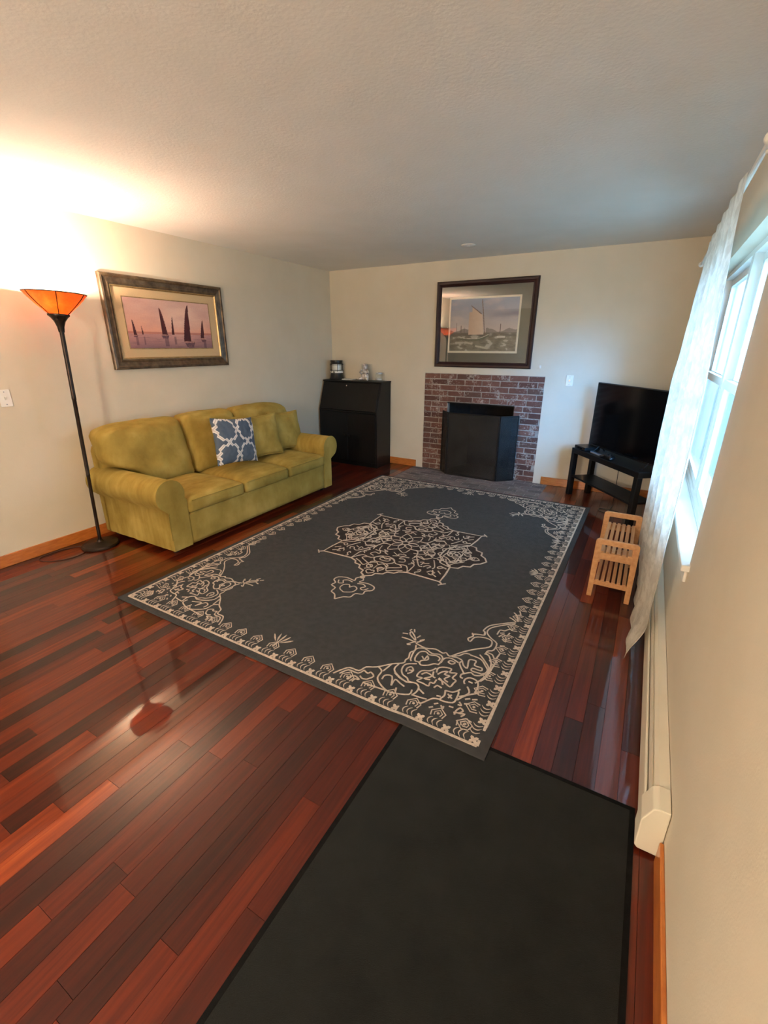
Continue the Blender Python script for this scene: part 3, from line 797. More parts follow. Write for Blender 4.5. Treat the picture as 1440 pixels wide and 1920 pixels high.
# runner
rn = thing('runner', 'plain charcoal runner mat on the boards, one corner under the rug', 'mat', (3.66, -5.5, 0))
rb = (3.66, -5.5, 0)
bm = BM(); box(bm, 3.225, 4.090, -7.0, -3.975, 0.0005, 0.0062); obj('pile', bm, 'mat', rn, rb)
bm = BM()
for a in ((3.208, 3.225, -7.017, -3.958), (4.090, 4.107, -7.017, -3.958), (3.225, 4.090, -3.975, -3.958), (3.225, 4.090, -7.017, -7.0)):
    box(bm, *a, 0.0005, 0.0055)
obj('binding', bm, 'mat_edge', rn, rb, label='black bound edge')

# ------------------------------------------------------------------ sofa
SB = (0.5, -2.42, 0.0)
sofa = thing('sofa', 'olive velvet three-seat sofa with rolled arms against the left wall', 'sofa', SB)
YA, YB = -3.455, -1.415       # outer faces of the two arms
YIA, YIB = -3.288, -1.543     # inner faces
XF = 0.955
bm = BM()
rbox(bm, (0.50, (YIA+YIB)/2, 0.185), (XF-0.505, (YIB-YIA)/2+0.02, 0.137), 0.014, (10, 24, 8))
obj('base', bm, 'velvet', sofa, SB, smooth=True)
bm = BM()
for x, y in ((0.10, -3.38), (0.86, -3.38), (0.10, -1.49), (0.86, -1.49)):
    lathe(bm, [(0, 0.0), (0.022, 0.0), (0.028, 0.052), (0, 0.052)], 10, (x, y, 0))
obj('feet', bm, 'black_wood', sofa, SB)
def arm_profile(yin, yout, sgn):
    # (y, z) closed outline; sgn -1: near arm (roll bulges towards -y)
    R = 0.118; yc = yin+sgn*0.127; zc = 0.487
    p = [(yout, 0.048), (yin, 0.048), (yin, 0.30), (yin, 0.42)]
    n = 22
    a0 = 0.0-0.35; a1 = pi+0.85
    for i in range(n+1):
        a = a0+(a1-a0)*i/n
        p.append((yc-sgn*R*cos(a), zc+R*sin(a)))
    p += [(yout, 0.36), (yout, 0.24), (yout, 0.14)]
    return p
def arm(yin, yout, sgn):
    prof = arm_profile(yin, yout, sgn); n = len(prof)
    bm = BM(); nx = 34; rings = []
    for i in range(nx+1):
        t = i/nx; x = 0.05+(XF-0.05)*t
        ring_ = []
        for k, (y, z) in enumerate(prof):
            dy = 0
            if k >= n-3 or k == 0:    # gathered cloth under the roll
                dy = sgn*(0.007*noise.noise(Vector((x*13, z*1.2, sgn*4.0)))-0.002)
            s = 1.0
            if i in (0, nx): s = 0.985
            yc = sum(q[0] for q in prof)/n; zc = 0.4
            ring_.append(bm.verts.new((x if i not in (nx,) else x, yc+(y+dy-yc)*s, zc+(z-zc)*s if z > 0.06 else z)))
        rings.append(ring_)
    for A, B in zip(rings, rings[1:]):
        for k in range(n): bm.faces.new((A[k], A[(k+1) % n], B[(k+1) % n], B[k]))
    bm.faces.new(rings[0][::-1]); bm.faces.new(rings[-1])
    bmesh.ops.recalc_face_normals(bm, faces=bm.faces)
    o = obj('arm', bm, 'velvet', sofa, SB, smooth=0.9)
    bm = BM()   # welt round the front panel
    w = [(XF-0.004, yy, zz) for yy, zz in prof[2:]]
    tube(bm, w, 0.0045, 6)
    obj('welt', bm, 'velvet', o, SB, smooth=True)
arm(YIA, YA, -1); arm(YIB, YB, 1)
bm = BM()
rbox(bm, (0.115, (YA+YB)/2, 0.42), (0.085, (YB-YA)/2-0.005, 0.365), 0.05, (6, 24, 14))
obj('back_frame', bm, 'velvet', sofa, SB, smooth=True)
sw = (YIB-YIA)/3
for k in range(3):
    y0 = YIA+sw*k; yc = y0+sw/2
    seed = 3.7*k
    def dseat(u, v, w, p):
        q = p.copy()
        c = (1-u**4)*(1-v**4)
        if w > 0: q.z += 0.042*c*w
        q.x += 0.010*(1-v*v)*(1-abs(w))*(1 if u > 0 else 0)
        q += Vector((0, 0, 0.006*noise.noise(Vector((u*2.2+seed, v*1.6, seed)))))*max(0, w)
        return q
    bm = BM(); rbox(bm, (0.625, yc, 0.362), (0.348, sw/2-0.004, 0.056), 0.03, (22, 18, 6), dseat)
    c = obj('seat_cushion', bm, 'velvet', sofa, SB, smooth=True)
    bm = BM()
    loop = []
    for i in range(24):
        v = -1+2*(i+0.5)/24
        loop.append((0.972+0.009*(1-v*v)*0.6, yc+v*(sw/2-0.022), 0.410+0.004*(1-v*v)))
    tube(bm, loop, 0.0045, 6); obj('welt', bm, 'velvet', c, SB, smooth=True)
# loose back cushions: the outer two reach out over the arms
bounds = [(-3.490, -2.745), (-2.735, -2.135), (-2.125, -1.335)]
for k, (y0, y1) in enumerate(bounds):
    yc = (y0+y1)/2; hy = (y1-y0)/2; seed = 11.3*k
    def dback(u, v, w, p, k=k, hy=hy, seed=seed, yc=yc):
        # u depth (front +), v along the sofa, w height
        q = p.copy()
        c = max(0.0, (1-v**4)*(1-w**4))
        q.x += (0.05*c if u > 0 else -0.01*c)*abs(u)
        # rounded top corners
        top = max(0.0, w)
        # lower part narrows between the arms
        low = 1/(1+math.exp((w+0.28)*14))
        if k == 0 and v < 0: q.y += low*(-v)*(YIA+0.012-(yc-hy))
        if k == 2 and v > 0: q.y -= low*v*((yc+hy)-(YIB-0.012))
        # crown droops to the sides
        edge = 0.020*abs(v)**5*top
        if k == 0 and v < 0: edge = 0.050*abs(v)**3*top
        if k == 2 and v > 0: edge = 0.075*abs(v)**3*top
        q.z -= edge
        # lean back
        q.x -= 0.13*(w+1)/2*1.0
        n = noise.noise(Vector((v*2.0*hy/0.3+seed, w*2.0, seed*0.3)))
        n2 = noise.noise(Vector((v*5*hy/0.3+seed, w*3.2+v*1.5, seed)))
        q.x += (0.012*n+0.006*n2)*(1 if u > 0 else 0.2)
        q.z += 0.006*noise.noise(Vector((v*3+seed, 0.5, u)))*top
        return q
    bm = BM(); rbox(bm, (0.335, yc, 0.685), (0.085, hy, 0.262), 0.05, (8, 30, 24), dback)
    c = obj('back_cushion', bm, 'velvet', sofa, SB, smooth=True)

# throw pillows -------------------------------------------------------
def trellis(a, b):
    """stepped quatrefoil lattice; a, b in metres from a corner"""
    S = 0.168
    p = (a+b)/(1.4142*S)+0.13; q = (a-b)/(1.4142*S)+0.55
    def off(k, t):
        f = t-math.floor(t)
        up_ = 1/(1+math.exp(-(f-0.30)*90))*1/(1+math.exp((f-0.70)*90))
        return 0.145*up_*(1 if (k+math.floor(t)) % 2 == 0 else -1)
    kp, kq = round(p), round(q)
    d = min(min(abs(p-k-off(k, q)) for k in (kp-1, kp, kp+1)), min(abs(q-k-off(k, p)) for k in (kq-1, kq, kq+1)))
    if d < 0.014: return L(190, 176, 168)
    if d < 0.075: return L(232, 228, 224)
    return L(92, 104, 120)
def pillow(name, label, cat, c, xdir, ydir, w, h, t, mat, n=26, pattern=None, seed=0, group=None):
    """square stuffed pillow; local X along its width, Y up its face, Z out of its front"""
    root = thing(name, label, cat, c, 0, group)
    X = Vector(xdir).normalized(); Y = Vector(ydir); Y = (Y-X*Y.dot(X)).normalized(); Z = X.cross(Y)
    bm = BM(); cols = []
    grids = []
    for s in (1, -1):
        g = [[None]*(n+1) for _ in range(n+1)]
        for i in range(n+1):
            for j in range(n+1):
                u = -1+2*i/n; v = -1+2*j/n
                if s < 0 and (i in (0, n) or j in (0, n)): g[i][j] = grids[0][i][j]; continue
                th = t*((1-u*u)**0.45*(1-v*v)**0.45)
                px = w/2*u*(1-0.075*(1-v*v)); py = h/2*v*(1-0.075*(1-u*u))
                wr = 0.014*noise.noise(Vector((u*2.4+seed, v*2.4, seed+s)))+0.009*noise.noise(Vector((u*6+seed, v*5, seed*2+s)))
                cr = (abs(u)*abs(v))**2
                pz = s*th+wr*(0.5+cr)*(1 if th > 0.004 else 0.6)
                g[i][j] = bm.verts.new(X*px+Y*py+Z*pz)
                cols.append(pattern(w/2*u+0.3, h/2*v+0.3) if pattern else (1, 1, 1, 1))
        grids.append(g)
        for i in range(n):
            for j in range(n):
                f = (g[i][j], g[i+1][j], g[i+1][j+1], g[i][j+1])
                bm.faces.new(f if s > 0 else f[::-1])
    bm.verts.index_update()
    o = obj('cover', bm, mat, root, smooth=True)
    if pattern: face_attr(o.data, 'Col', cols)
    else:
        bm = BM(); lp = []
        for a, b in [(-1+2*i/20, -1) for i in range(20)]+[(1, -1+2*i/20) for i in range(20)]+[(1-2*i/20, 1) for i in range(20)]+[(-1, 1-2*i/20) for i in range(20)]:
            lp.append(X*(w/2*a*(1-0.075*(1-b*b)))+Y*(h/2*b*(1-0.075*(1-a*a))))
        tube(bm, lp, 0.0055, 6, closed=True); obj('piping', bm, mat, root, smooth=True)
    return root
lean = Vector((-0.30, 0.0, 1.0))
pillow('throw_pillow', 'blue-grey throw pillow with a white trellis print on the middle seat', 'pillow', (0.640, -2.462, 0.706), (-0.05, 1, -0.115), (-0.20, 0.10, 1), 0.515, 0.425, 0.075, 'pillow_print', 200, trellis, 2.0)
pillow('throw_pillow', 'plain olive throw pillow directly behind the trellis-print pillow', 'pillow', (0.548, -2.06, 0.676), (0.08, 1, -0.03), (-0.27, 0.02, 1), 0.54, 0.420, 0.075, 'velvet', 30, None, 5.0)
pillow('throw_pillow', 'plain olive throw pillow leaning next to the far sofa arm', 'pillow', (0.500, -1.615, 0.662), (0.05, 1, -0.05), (-0.25, 0.05, 1), 0.46, 0.410, 0.062, 'velvet', 30, None, 9.0)

# ------------------------------------------------------------------ floor lamp
lb = Vector((0.218, -3.610, 0.0)); lt = Vector((0.262, -3.552, 1.735))
lamp = thing('floor_lamp', 'lit bronze torchiere floor lamp with an amber bowl beside the sofa', 'floor lamp', lb)
ax = (lt-lb).normalized()
rotm = Vector((0, 0, 1)).rotation_difference(ax).to_matrix().to_4x4()
bm = BM(); lathe(bm, [(0, 0.0), (0.134, 0.0), (0.138, 0.006), (0.137, 0.016), (0.128, 0.024), (0.05, 0.030), (0.026, 0.036), (0.018, 0.052), (0, 0.055)], 40)
obj('base', bm, 'bronze', lamp, smooth=0.6)
bm = BM(); lathe(bm, [(0, 0.03), (0.0125, 0.03), (0.0125, 0.58), (0.0142, 0.583), (0.0142, 0.60), (0.0135, 0.603), (0.0135, 1.16), (0.0152, 1.163), (0.0152, 1.18), (0.0145, 1.183), (0.0145, 1.665), (0, 1.665)], 16, (0, 0, 0), rotm)
obj('pole', bm, 'bronze', lamp, smooth=0.6)
bm = BM(); lathe(bm, [(0, 1.62), (0.018, 1.62), (0.022, 1.655), (0.034, 1.69), (0.052, 1.715), (0.066, 1.727), (0.066, 1.737), (0.05, 1.742), (0, 1.742)], 28, (0, 0, 0), rotm)
fit = obj('bowl_holder', bm, 'bronze', lamp, smooth=0.6)
bm = BM()
kk = rotm @ Vector((0.045, -0.035, 1.706))
tube(bm, [rotm @ Vector((0.03, -0.024, 1.708)), kk, rotm @ Vector((0.062, -0.048, 1.700))], [0.004, 0.004, 0.008], 8); obj('switch_knob', bm, 'bronze', fit)
bm = BM()
lathe(bm, [(0.060, 1.735), (0.078, 1.752), (0.118, 1.790), (0.160, 1.834), (0.186, 1.868), (0.183, 1.870), (0.157, 1.838), (0.115, 1.795), (0.075, 1.757), (0.058, 1.740)], 48, (0, 0, 0), rotm)
bowl = obj('lamp_bowl', bm, 'mica', lamp, smooth=0.8, label='amber mica bowl')
bm = BM()
prof = [(0.062, 1.735), (0.0800, 1.7515), (0.1200, 1.7895), (0.1620, 1.8335), (0.1875, 1.868)]
for k in range(6):
    a = k*pi/3+0.62
    tube(bm, [rotm @ Vector((r*cos(a), r*sin(a), z)) for r, z in prof], 0.0028, 6)
tube(bm, [rotm @ Vector((0.1855*cos(2*pi*i/48), 0.1855*sin(2*pi*i/48), 1.869)) for i in range(48)], 0.0032, 6, closed=True)
obj('bowl_ribs', bm, 'bronze', bowl)
bm = BM(); sphere(bm, rotm @ Vector((0, 0, 1.775)), 0.024, 12, (1, 1, 1.4)); obj('bulb', bm, 'bulb', lamp, smooth=True)
pl = bpy.data.lights.new('lamp_light', 'POINT'); pl.energy = LAMP_POWER; pl.color = LAMP_COLOR; pl.shadow_soft_size = 0.03
plo = link(bpy.data.objects.new('lamp_light', pl)); plo.parent = lamp; plo.location = rotm @ Vector((0, 0, 1.842))

# cord of the lamp on the floor
bm = BM(); cp = [(0.12, -3.70, 0.004), (0.085, -3.74, 0.004), (0.05, -3.83, 0.004), (0.045, -3.93, 0.004), (0.085, -4.00, 0.004), (0.165, -3.995, 0.004), (0.235, -3.935, 0.004), (0.270, -3.845, 0.004), (0.262, -3.765, 0.004), (0.235, -3.752, 0.004)]
tube(bm, catmull(cp, 6), 0.0035, 6)
tag(obj('power_cord', bm, 'cord', smooth=True), 'thin brown cord looped on the boards by the floor lamp base', 'cord')

# ------------------------------------------------------------------ pictures
def painting_mesh(u0, u1, z0, z1, P, fn, nu, nz):
    """grid picture; P(u,z) gives the 3D point, fn(s,t) its colour (s,t in 0..1)"""
    bm = BM(); g = []; cols = []
    for i in range(nu+1):
        r = []
        for j in range(nz+1):
            s, t = i/nu, j/nz
            r.append(bm.verts.new(P(u0+(u1-u0)*s, z0+(z1-z0)*t))); cols.append(fn(s, t))
        g.append(r)
    for i in range(nu):
        for j in range(nz): bm.faces.new((g[i][j], g[i+1][j], g[i+1][j+1], g[i][j+1]))
    return bm, cols
def fbm(x, y, s=0):
    return noise.fractal(Vector((x, y, s)), 1.0, 2.0, 4)
def mixl(a, b, t):
    t = max(0, min(1, t)); return tuple(a[i]+(b[i]-a[i])*t for i in range(3))+(1,)
def frame_ring(bm, P, u0, u1, z0, z1, prof):
    """mitred frame: prof = list of (inset, height off the wall)"""
    rings = []
    for ins, hgt in prof:
        rings.append([bm.verts.new(P(u, z, hgt)) for u, z in ((u0+ins, z0+ins), (u1-ins, z0+ins), (u1-ins, z1-ins), (u0+ins, z1-ins))])
    for A, B in zip(rings, rings[1:]):
        for k in range(4): bm.faces.new((A[k], A[(k+1) % 4], B[(k+1) % 4], B[k]))
    bmesh.ops.recalc_face_normals(bm, faces=bm.faces)
def slab(bm, P, u0, u1, z0, z1, h0, h1):
    vs = [bm.verts.new(P(u, z, h)) for h in (h0, h1) for u, z in ((u0, z0), (u1, z0), (u1, z1), (u0, z1))]
    for f in ((3, 2, 1, 0), (4, 5, 6, 7), (0, 1, 5, 4), (1, 2, 6, 5), (2, 3, 7, 6), (3, 0, 4, 7)): bm.faces.new([vs[i] for i in f])
    bmesh.ops.recalc_face_normals(bm, faces=bm.faces)
# left wall: dusk sail boats
PB = (0, -2.482, 1.709)
pic = thing('framed_picture', 'picture of dark-sailed boats at dusk in a bronze frame above the sofa', 'picture', PB)
PL = lambda u, z, h: (h, u, z)
bm = BM(); frame_ring(bm, PL, -3.086, -1.879, 1.343, 2.0745, [(0, 0.001), (0, 0.026), (0.008, 0.034), (0.022, 0.036), (0.030, 0.028), (0.058, 0.022), (0.066, 0.026), (0.078, 0.022), (0.080, 0.001)])
obj('frame', bm, 'frame_brown', pic, PB)
bm = BM(); frame_ring(bm, PL, -3.006, -1.959, 1.423, 1.9945, [(0, 0.001), (0, 0.0235), (0.006, 0.0235), (0.014, 0.014), (0.014, 0.001)])
obj('fillet', bm, 'frame_gold', pic, PB)
bm = BM(); slab(bm, PL, -2.995, -1.970, 1.434, 1.984, 0.001, 0.010); obj('mount', bm, 'linen', pic, PB)
bm = BM(); frame_ring(bm, PL, -2.922, -2.046, 1.505, 1.917, [(0, 0.0095), (0, 0.0125), (0.007, 0.0125), (0.007, 0.010)]); obj('inner_fillet', bm, 'frame_gold', pic, PB)
sails = [(0.075, 0.27, 0.57, 0.034), (0.155, 0.28, 0.47, 0.020), (0.405, 0.29, 0.84, 0.062), (0.51, 0.29, 0.68, 0.030), (0.70, 0.15, 0.94, 0.092), (0.89, 0.22, 0.64, 0.050)]
def dusk(s, t):
    hz = 0.30
    if t > hz:
        k = (t-hz)/(1-hz)
        c = mixl(L(222, 160, 138), L(214, 176, 166), k*1.3)
        c = mixl(c, L(236, 204, 188), 0.8*math.exp(-((s-0.62)/0.28)**2-((k-0.45)/0.4)**2))
        c = mixl(c, L(190, 140, 140), 0.3*fbm(s*5, t*7, 1)+0.1)
        if k < 0.06: c = mixl(L(168, 104, 98), c, 0.3)
    else:
        k = t/hz
        c = mixl(L(138, 104, 112), L(186, 140, 138), k)
        c = mixl(c, L(212, 170, 160), 0.7*math.exp(-((s-0.6)/0.2)**2)*k)
        c = mixl(c, L(104, 80, 96), 0.5*max(0, fbm(s*8, t*40, 4)))
    for i, (x, b, tp, w) in enumerate(sails):
        if b < t < tp:
            k = (t-b)/(tp-b)
            lean_ = (0.018 if i % 2 == 0 else -0.004) * (1 if i != 4 else 1.3)
            if i in (3, 4, 5):
                xr = x+w*0.45*(0.4+k*0.25); xl = xr-w*(1-k)**0.55*(1.0)
            else:
                xl = x-w*0.5-lean_*k*0; xr = xl+w*(1-k)**0.55
            if xl < s < xr: return mixl(L(72, 36, 42), L(104, 56, 58), k*0.5+0.3*fbm(s*30, t*9, 2))
        hb = b-(0.05 if w < 0.04 else 0.09 if w < 0.08 else 0.12)
        hw = w*0.8
        if hb < t < b:
            if abs(s-x) < hw*(0.6+0.4*(t-hb)/(b-hb)) and i in (2, 4, 5, 0): return mixl(L(92, 68, 82), L(150, 110, 110), 0.5*fbm(s*40, t*40, 3)+0.2) if t < b-0.25*(b-hb) else mixl(L(196, 150, 140), L(120, 80, 84), fbm(s*30, t*30)+0.4)
        if hb-0.16 < t < hb and abs(s-x-0.01) < hw*0.5: c = mixl(c, L(84, 62, 80), 0.55)
    return c
bm, cols = painting_mesh(-2.915, -2.053, 1.512, 1.910, lambda u, z: (0.0115, u, z), dusk, 200, 96)
o = obj('print', bm, 'print', pic, PB); face_attr(o.data, 'Col', cols)
# back wall: white sloop in a harbour
PB2 = (2.132, 0, 1.762)
pic2 = thing('framed_picture', 'harbour picture with one pale sail, glazed in a mahogany frame above the fireplace', 'picture', PB2)
PN = lambda u, z, h: (u, -h, z)
bm = BM(); frame_ring(bm, PN, 1.552, 2.712, 1.296, 2.228, [(0, 0.001), (0, 0.022), (0.010, 0.032), (0.030, 0.030), (0.046, 0.020), (0.054, 0.022), (0.060, 0.018), (0.060, 0.001)])
obj('frame', bm, 'frame_mahogany', pic2, PB2)
bm = BM(); slab(bm, PN, 1.608, 2.656, 1.352, 2.172, 0.001, 0.008); obj('mount', bm, 'green_mat', pic2, PB2)
bm = BM(); slab(bm, PN, 1.714, 2.542, 1.459, 2.058, 0.0078, 0.0095); obj('bevel', bm, 'cream_mat', pic2, PB2)
def harbour(s, t):
    hz = 0.36
    if t > hz:
        k = (t-hz)/(1-hz)
        c = mixl(L(216, 200, 190), L(150, 166, 190), k)
        n = fbm(s*3.5, t*6, 5)
        c = mixl(c, L(226, 210, 200), 0.6*max(0, n))
        c = mixl(c, L(128, 118, 138), 0.8*max(0, min(1, (s-0.5)*2))*math.exp(-((k-0.5-0.12*(s-0.6))/0.09)**2))
    else:
        n = fbm(s*9, t*16, 7)
        c = mixl(L(108, 104, 88), L(150, 146, 128), 0.5+n)
        if n > 0.28: c = mixl(c, L(206, 200, 184), 0.7)
        if t > hz-0.07: c = mixl(L(98, 92, 84), c, 0.35+0.4*n)
    if hz-0.02 < t < hz+0.05+0.05*fbm(s*6, 1, 9) and (s < 0.32 or s > 0.55): c = mixl(c, L(120, 112, 104), 0.75)
    for x, tp in ((0.10, 0.55), (0.17, 0.50), (0.22, 0.46), (0.76, 0.52)):
        if abs(s-x) < 0.004 and hz < t < tp: c = L(98, 84, 78)
    # sail
    lx = 0.285+0.01*(t-0.4); rx = 0.52-0.10*(t-0.33)
    topz = 0.84-1.0*(s-0.34) if s > 0.33 else 0.75+0.0*(s)
    if lx < s < rx and 0.32 < t < topz: c = mixl(L(216, 186, 160), L(234, 210, 186), (s-lx)/(rx-lx)+0.3*fbm(s*8, t*8, 3))
    if abs(t-(0.84-1.0*(s-0.34))) < 0.010 and 0.31 < s < 0.47: c = L(110, 84, 72)
    if abs(s-(0.535-0.10*(t-0.33))) < 0.006 and 0.28 < t < 0.98: c = L(118, 92, 80)
    if abs(s-(0.535-0.10*(t-0.33))-0.02*(0.6-t)) < 0.003 and 0.28 < t < 0.95: c = L(140, 120, 110)
    # hull
    if 0.16 < s < 0.60:
        zt = 0.245+0.09*((s-0.38)/0.22)**2*(1 if s > 0.38 else 0.25)
        if zt-0.045 < t < zt: c = L(96, 104, 84) if t < zt-0.012 else L(222, 214, 196)
    if 0.72 < s < 0.84 and 0.26 < t < 0.285+0.1*abs(s-0.78): c = L(226, 220, 206)
    for x0, x1, z0 in ((0.24, 0.36, 0.17), (0.40, 0.60, 0.10)):
        if x0 < s < x1 and abs(t-z0+0.25*(s-x0)) < 0.018: c = L(196, 190, 168)
    return c
bm, cols = painting_mesh(1.734, 2.522, 1.481, 2.038, lambda u, z: (u, -0.0102, z), harbour, 190, 130)
o = obj('print', bm, 'print', pic2, PB2); face_attr(o.data, 'Col', cols)
bm = BM(); slab(bm, PN, 1.610, 2.654, 1.354, 2.170, 0.0145, 0.0155); obj('glass', bm, 'picture_glass', pic2, PB2)

# ------------------------------------------------------------------ secretary desk
DB = (0.484, -0.2, 0)
desk = thing('secretary_desk', 'black-brown secretary desk with slanted fall front in the far left corner', 'desk', DB)
dx0, dx1 = 0.030, 0.938
side = [(-0.018, 0.0), (-0.382, 0.0), (-0.382, 0.735), (-0.255, 1.085), (-0.018, 1.085)]
for xa in (dx0, dx1-0.02):
    bm = BM(); prism(bm, side, 0, xa, xa+0.02, 0.002); obj('side_panel', bm, 'black_wood', desk, DB)
bm = BM(); box(bm, dx0-0.006, dx1+0.006, -0.268, -0.014, 1.085, 1.103, 0.003); obj('top', bm, 'black_wood', desk, DB)
bm = BM(); box(bm, dx0+0.02, dx1-0.02, -0.030, -0.018, 0.06, 1.085); box(bm, dx0+0.02, dx1-0.02, -0.370, -0.03, 0.06, 0.08); box(bm, dx0+0.02, dx1-0.02, -0.365, -0.03, 0.715, 0.733); obj('carcass', bm, 'black_wood', desk, DB)
bm = BM(); box(bm, dx0+0.02, dx1-0.02, -0.362, -0.345, 0.0, 0.06); obj('plinth', bm, 'black_wood', desk, DB)
bm = BM()
prism(bm, [(-0.384, 0.738), (-0.262, 1.080), (-0.246, 1.076), (-0.368, 0.734)], 0, dx0+0.022, dx1-0.022, 0.002)
ff = obj('fall_front', bm, 'black_wood', desk, DB)
bm = BM(); lathe(bm, [(0, -0.004), (0.008, -0.004), (0.009, 0.003), (0, 0.006)], 12, (0.415, -0.277, 1.040), Matrix.Rotation(pi/2-0.33, 4, 'X')); obj('lock', bm, 'chrome', ff, DB)
bm = BM(); box(bm, dx0+0.021, dx1-0.021, -0.392, -0.374, 0.712, 0.731, 0.002); obj('front_rail', bm, 'black_wood', desk, DB)
xm = (dx0+dx1)/2
for xa, xb, kx in ((dx0+0.021, xm-0.0015, xm-0.035), (xm+0.0015, dx1-0.021, xm+0.035)):
    bm = BM(); box(bm, xa, xb, -0.388, -0.370, 0.064, 0.708, 0.002); d = obj('door', bm, 'black_wood', desk, DB)
    bm = BM(); lathe(bm, [(0, 0.0), (0.006, 0.0), (0.006, 0.010), (0.013, 0.015), (0.013, 0.022), (0, 0.025)], 14, (kx, -0.388, 0.405), Matrix.Rotation(pi/2, 4, 'X')); obj('knob', bm, 'bronze', d, DB)

# things on the desk
DT = 1.1035
lx, ly = 0.150, -0.115
lan = thing('lantern', 'camping lantern with black cap and base and a wire-guarded glass', 'lantern', (lx, ly, DT))
bm = BM(); lathe(bm, [(0, 0), (0.098, 0), (0.100, 0.008), (0.088, 0.03), (0.080, 0.085), (0, 0.085)], 28); obj('base', bm, 'plastic_black', lan, smooth=0.6)
bm = BM(); lathe(bm, [(0.082, 0.085), (0.086, 0.09), (0.086, 0.108), (0.080, 0.112), (0, 0.112)], 28); obj('collar', bm, 'plastic_white', lan, smooth=0.6)
bm = BM(); lathe(bm, [(0.074, 0.112), (0.077, 0.15), (0.074, 0.200)], 28); obj('globe', bm, 'jar_glass', lan, smooth=True)
bm = BM(); lathe(bm, [(0, 0.112), (0.062, 0.112), (0.064, 0.20), (0, 0.20)], 24); obj('reflector', bm, 'plastic_white', lan, smooth=0.6)
bm = BM(); lathe(bm, [(0, 0.200), (0.078, 0.200), (0.080, 0.206), (0.076, 0.212), (0.076, 0.214), (0.083, 0.240), (0.081, 0.247), (0, 0.250)], 28); obj('cap', bm, 'plastic_black', lan, smooth=0.6)
bm = BM()
for z in (0.120, 0.190): tube(bm, [(0.090*cos(2*pi*i/28), 0.090*sin(2*pi*i/28), z) for i in range(28)], 0.003, 6, closed=True)
for k in range(6):
    a = k*pi/3+0.2; tube(bm, [(0.090*cos(a), 0.090*sin(a), 0.10), (0.090*cos(a), 0.090*sin(a), 0.205)], 0.003, 6)
obj('wire_guard', bm, 'bronze', lan)
bm = BM(); lathe(bm, [(0, 0), (0.012, 0), (0.014, 0.012), (0, 0.016)], 14, (0.02, -0.086, 0.098), Matrix.Rotation(pi/2, 4, 'X')); obj('switch_knob', bm, 'chrome', lan)
# papers
pp = thing('paper_stack', 'small sheaf of white paper lying between the lantern and the figurine', 'paper', (0.350, -0.120, DT))
bm = BM()
for k in range(3):
    b2 = BM(); box(b2, -0.085, 0.085, -0.05, 0.05, 0.001+0.004*k, 0.004+0.004*k); join(bm, b2, Matrix.Rotation(0.12-0.1*k, 4, 'Z'))
obj('sheets', bm, 'paper', pp)
# figurine
fg = thing('figurine', 'silvery seated figurine against a clear glass block on the desk', 'figurine', (0.615, -0.10, DT))
bm = BM(); box(bm, -0.085, 0.075, -0.005, 0.035, 0, 0.205, 0.004); obj('glass_block', bm, 'jar_glass', fg)
bm = BM()
sphere(bm, (0.0, -0.035, 0.055), 0.055, 16, (1.05, 0.6, 0.95)); sphere(bm, (0.005, -0.035, 0.118), 0.040, 16, (1.0, 0.7, 0.95)); sphere(bm, (0.0, -0.035, 0.165), 0.032, 14, (1.0, 0.9, 1.0))
for s in (-1, 1):
    tube(bm, [(s*0.040, -0.045, 0.135), (s*0.062, -0.055, 0.105), (s*0.035, -0.072, 0.088)], [0.015, 0.014, 0.012], 8)
    tube(bm, [(s*0.030, -0.045, 0.030), (s*0.055, -0.068, 0.024), (s*0.070, -0.080, 0.014)], [0.022, 0.019, 0.014], 8)
obj('body', bm, 'silver', fg, smooth=True)
bm = BM(); lathe(bm, [(0.038, 0.178), (0.041, 0.184), (0.030, 0.200), (0.012, 0.212), (0, 0.214)], 16, (0, -0.035, 0)); obj('cap', bm, 'silver', fg, smooth=True)
# little jar
jr = thing('glass_jar', 'little clear glass jar with a metal rim at the right end of the desk', 'jar', (0.815, -0.110, DT))
bm = BM(); lathe(bm, [(0, 0.0), (0.040, 0.0), (0.046, 0.01), (0.047, 0.075), (0.040, 0.09), (0.037, 0.09), (0.043, 0.073), (0.042, 0.012), (0, 0.008)], 24); obj('body', bm, 'jar_glass', jr, smooth=True)
bm = BM(); lathe(bm, [(0.0385, 0.088), (0.044, 0.088), (0.044, 0.104), (0.0385, 0.104)], 24); obj('rim', bm, 'silver', jr, smooth=0.6)
bm = BM(); lathe(bm, [(0, 0.009), (0.036, 0.012), (0.036, 0.030), (0, 0.034)], 18); obj('candle', bm, 'paper', jr, smooth=0.6)

# ------------------------------------------------------------------ TV bench, television
th = math.atan2(-0.78, 0.626)
TB = (3.293, -0.238, 0)
bench = thing('tv_bench', 'black TV bench with a lower shelf standing across the far right corner', 'TV bench', TB, th)
BLN, BD, BH = 1.045, 0.272, 0.517
LG = 0.05
bm = BM(); box(bm, 0, BLN, 0, BD, BH-0.052, BH, 0.002); obj('top', bm, 'black_wood', bench)
for x in (0, BLN-LG):
    for y in (0, BD-LG):
        bm = BM(); box(bm, x, x+LG, y, y+LG, 0, BH-0.052, 0.0015); obj('leg', bm, 'black_wood', bench)
bm = BM(); box(bm, LG, BLN-LG, 0.012, BD-0.012, 0.205, 0.223, 0.001); obj('shelf', bm, 'black_wood', bench)
def on_bench(x, y, z=0.0):
    c, s = cos(th), sin(th)
    return (TB[0]+x*c-y*s, TB[1]+x*s+y*c, z)
tv = thing('television', 'large flat black television on the bench in the far right corner', 'television', on_bench(0.585, 0.165, BH), th)
tw, thh = 1.10, 0.640; tz = 0.036
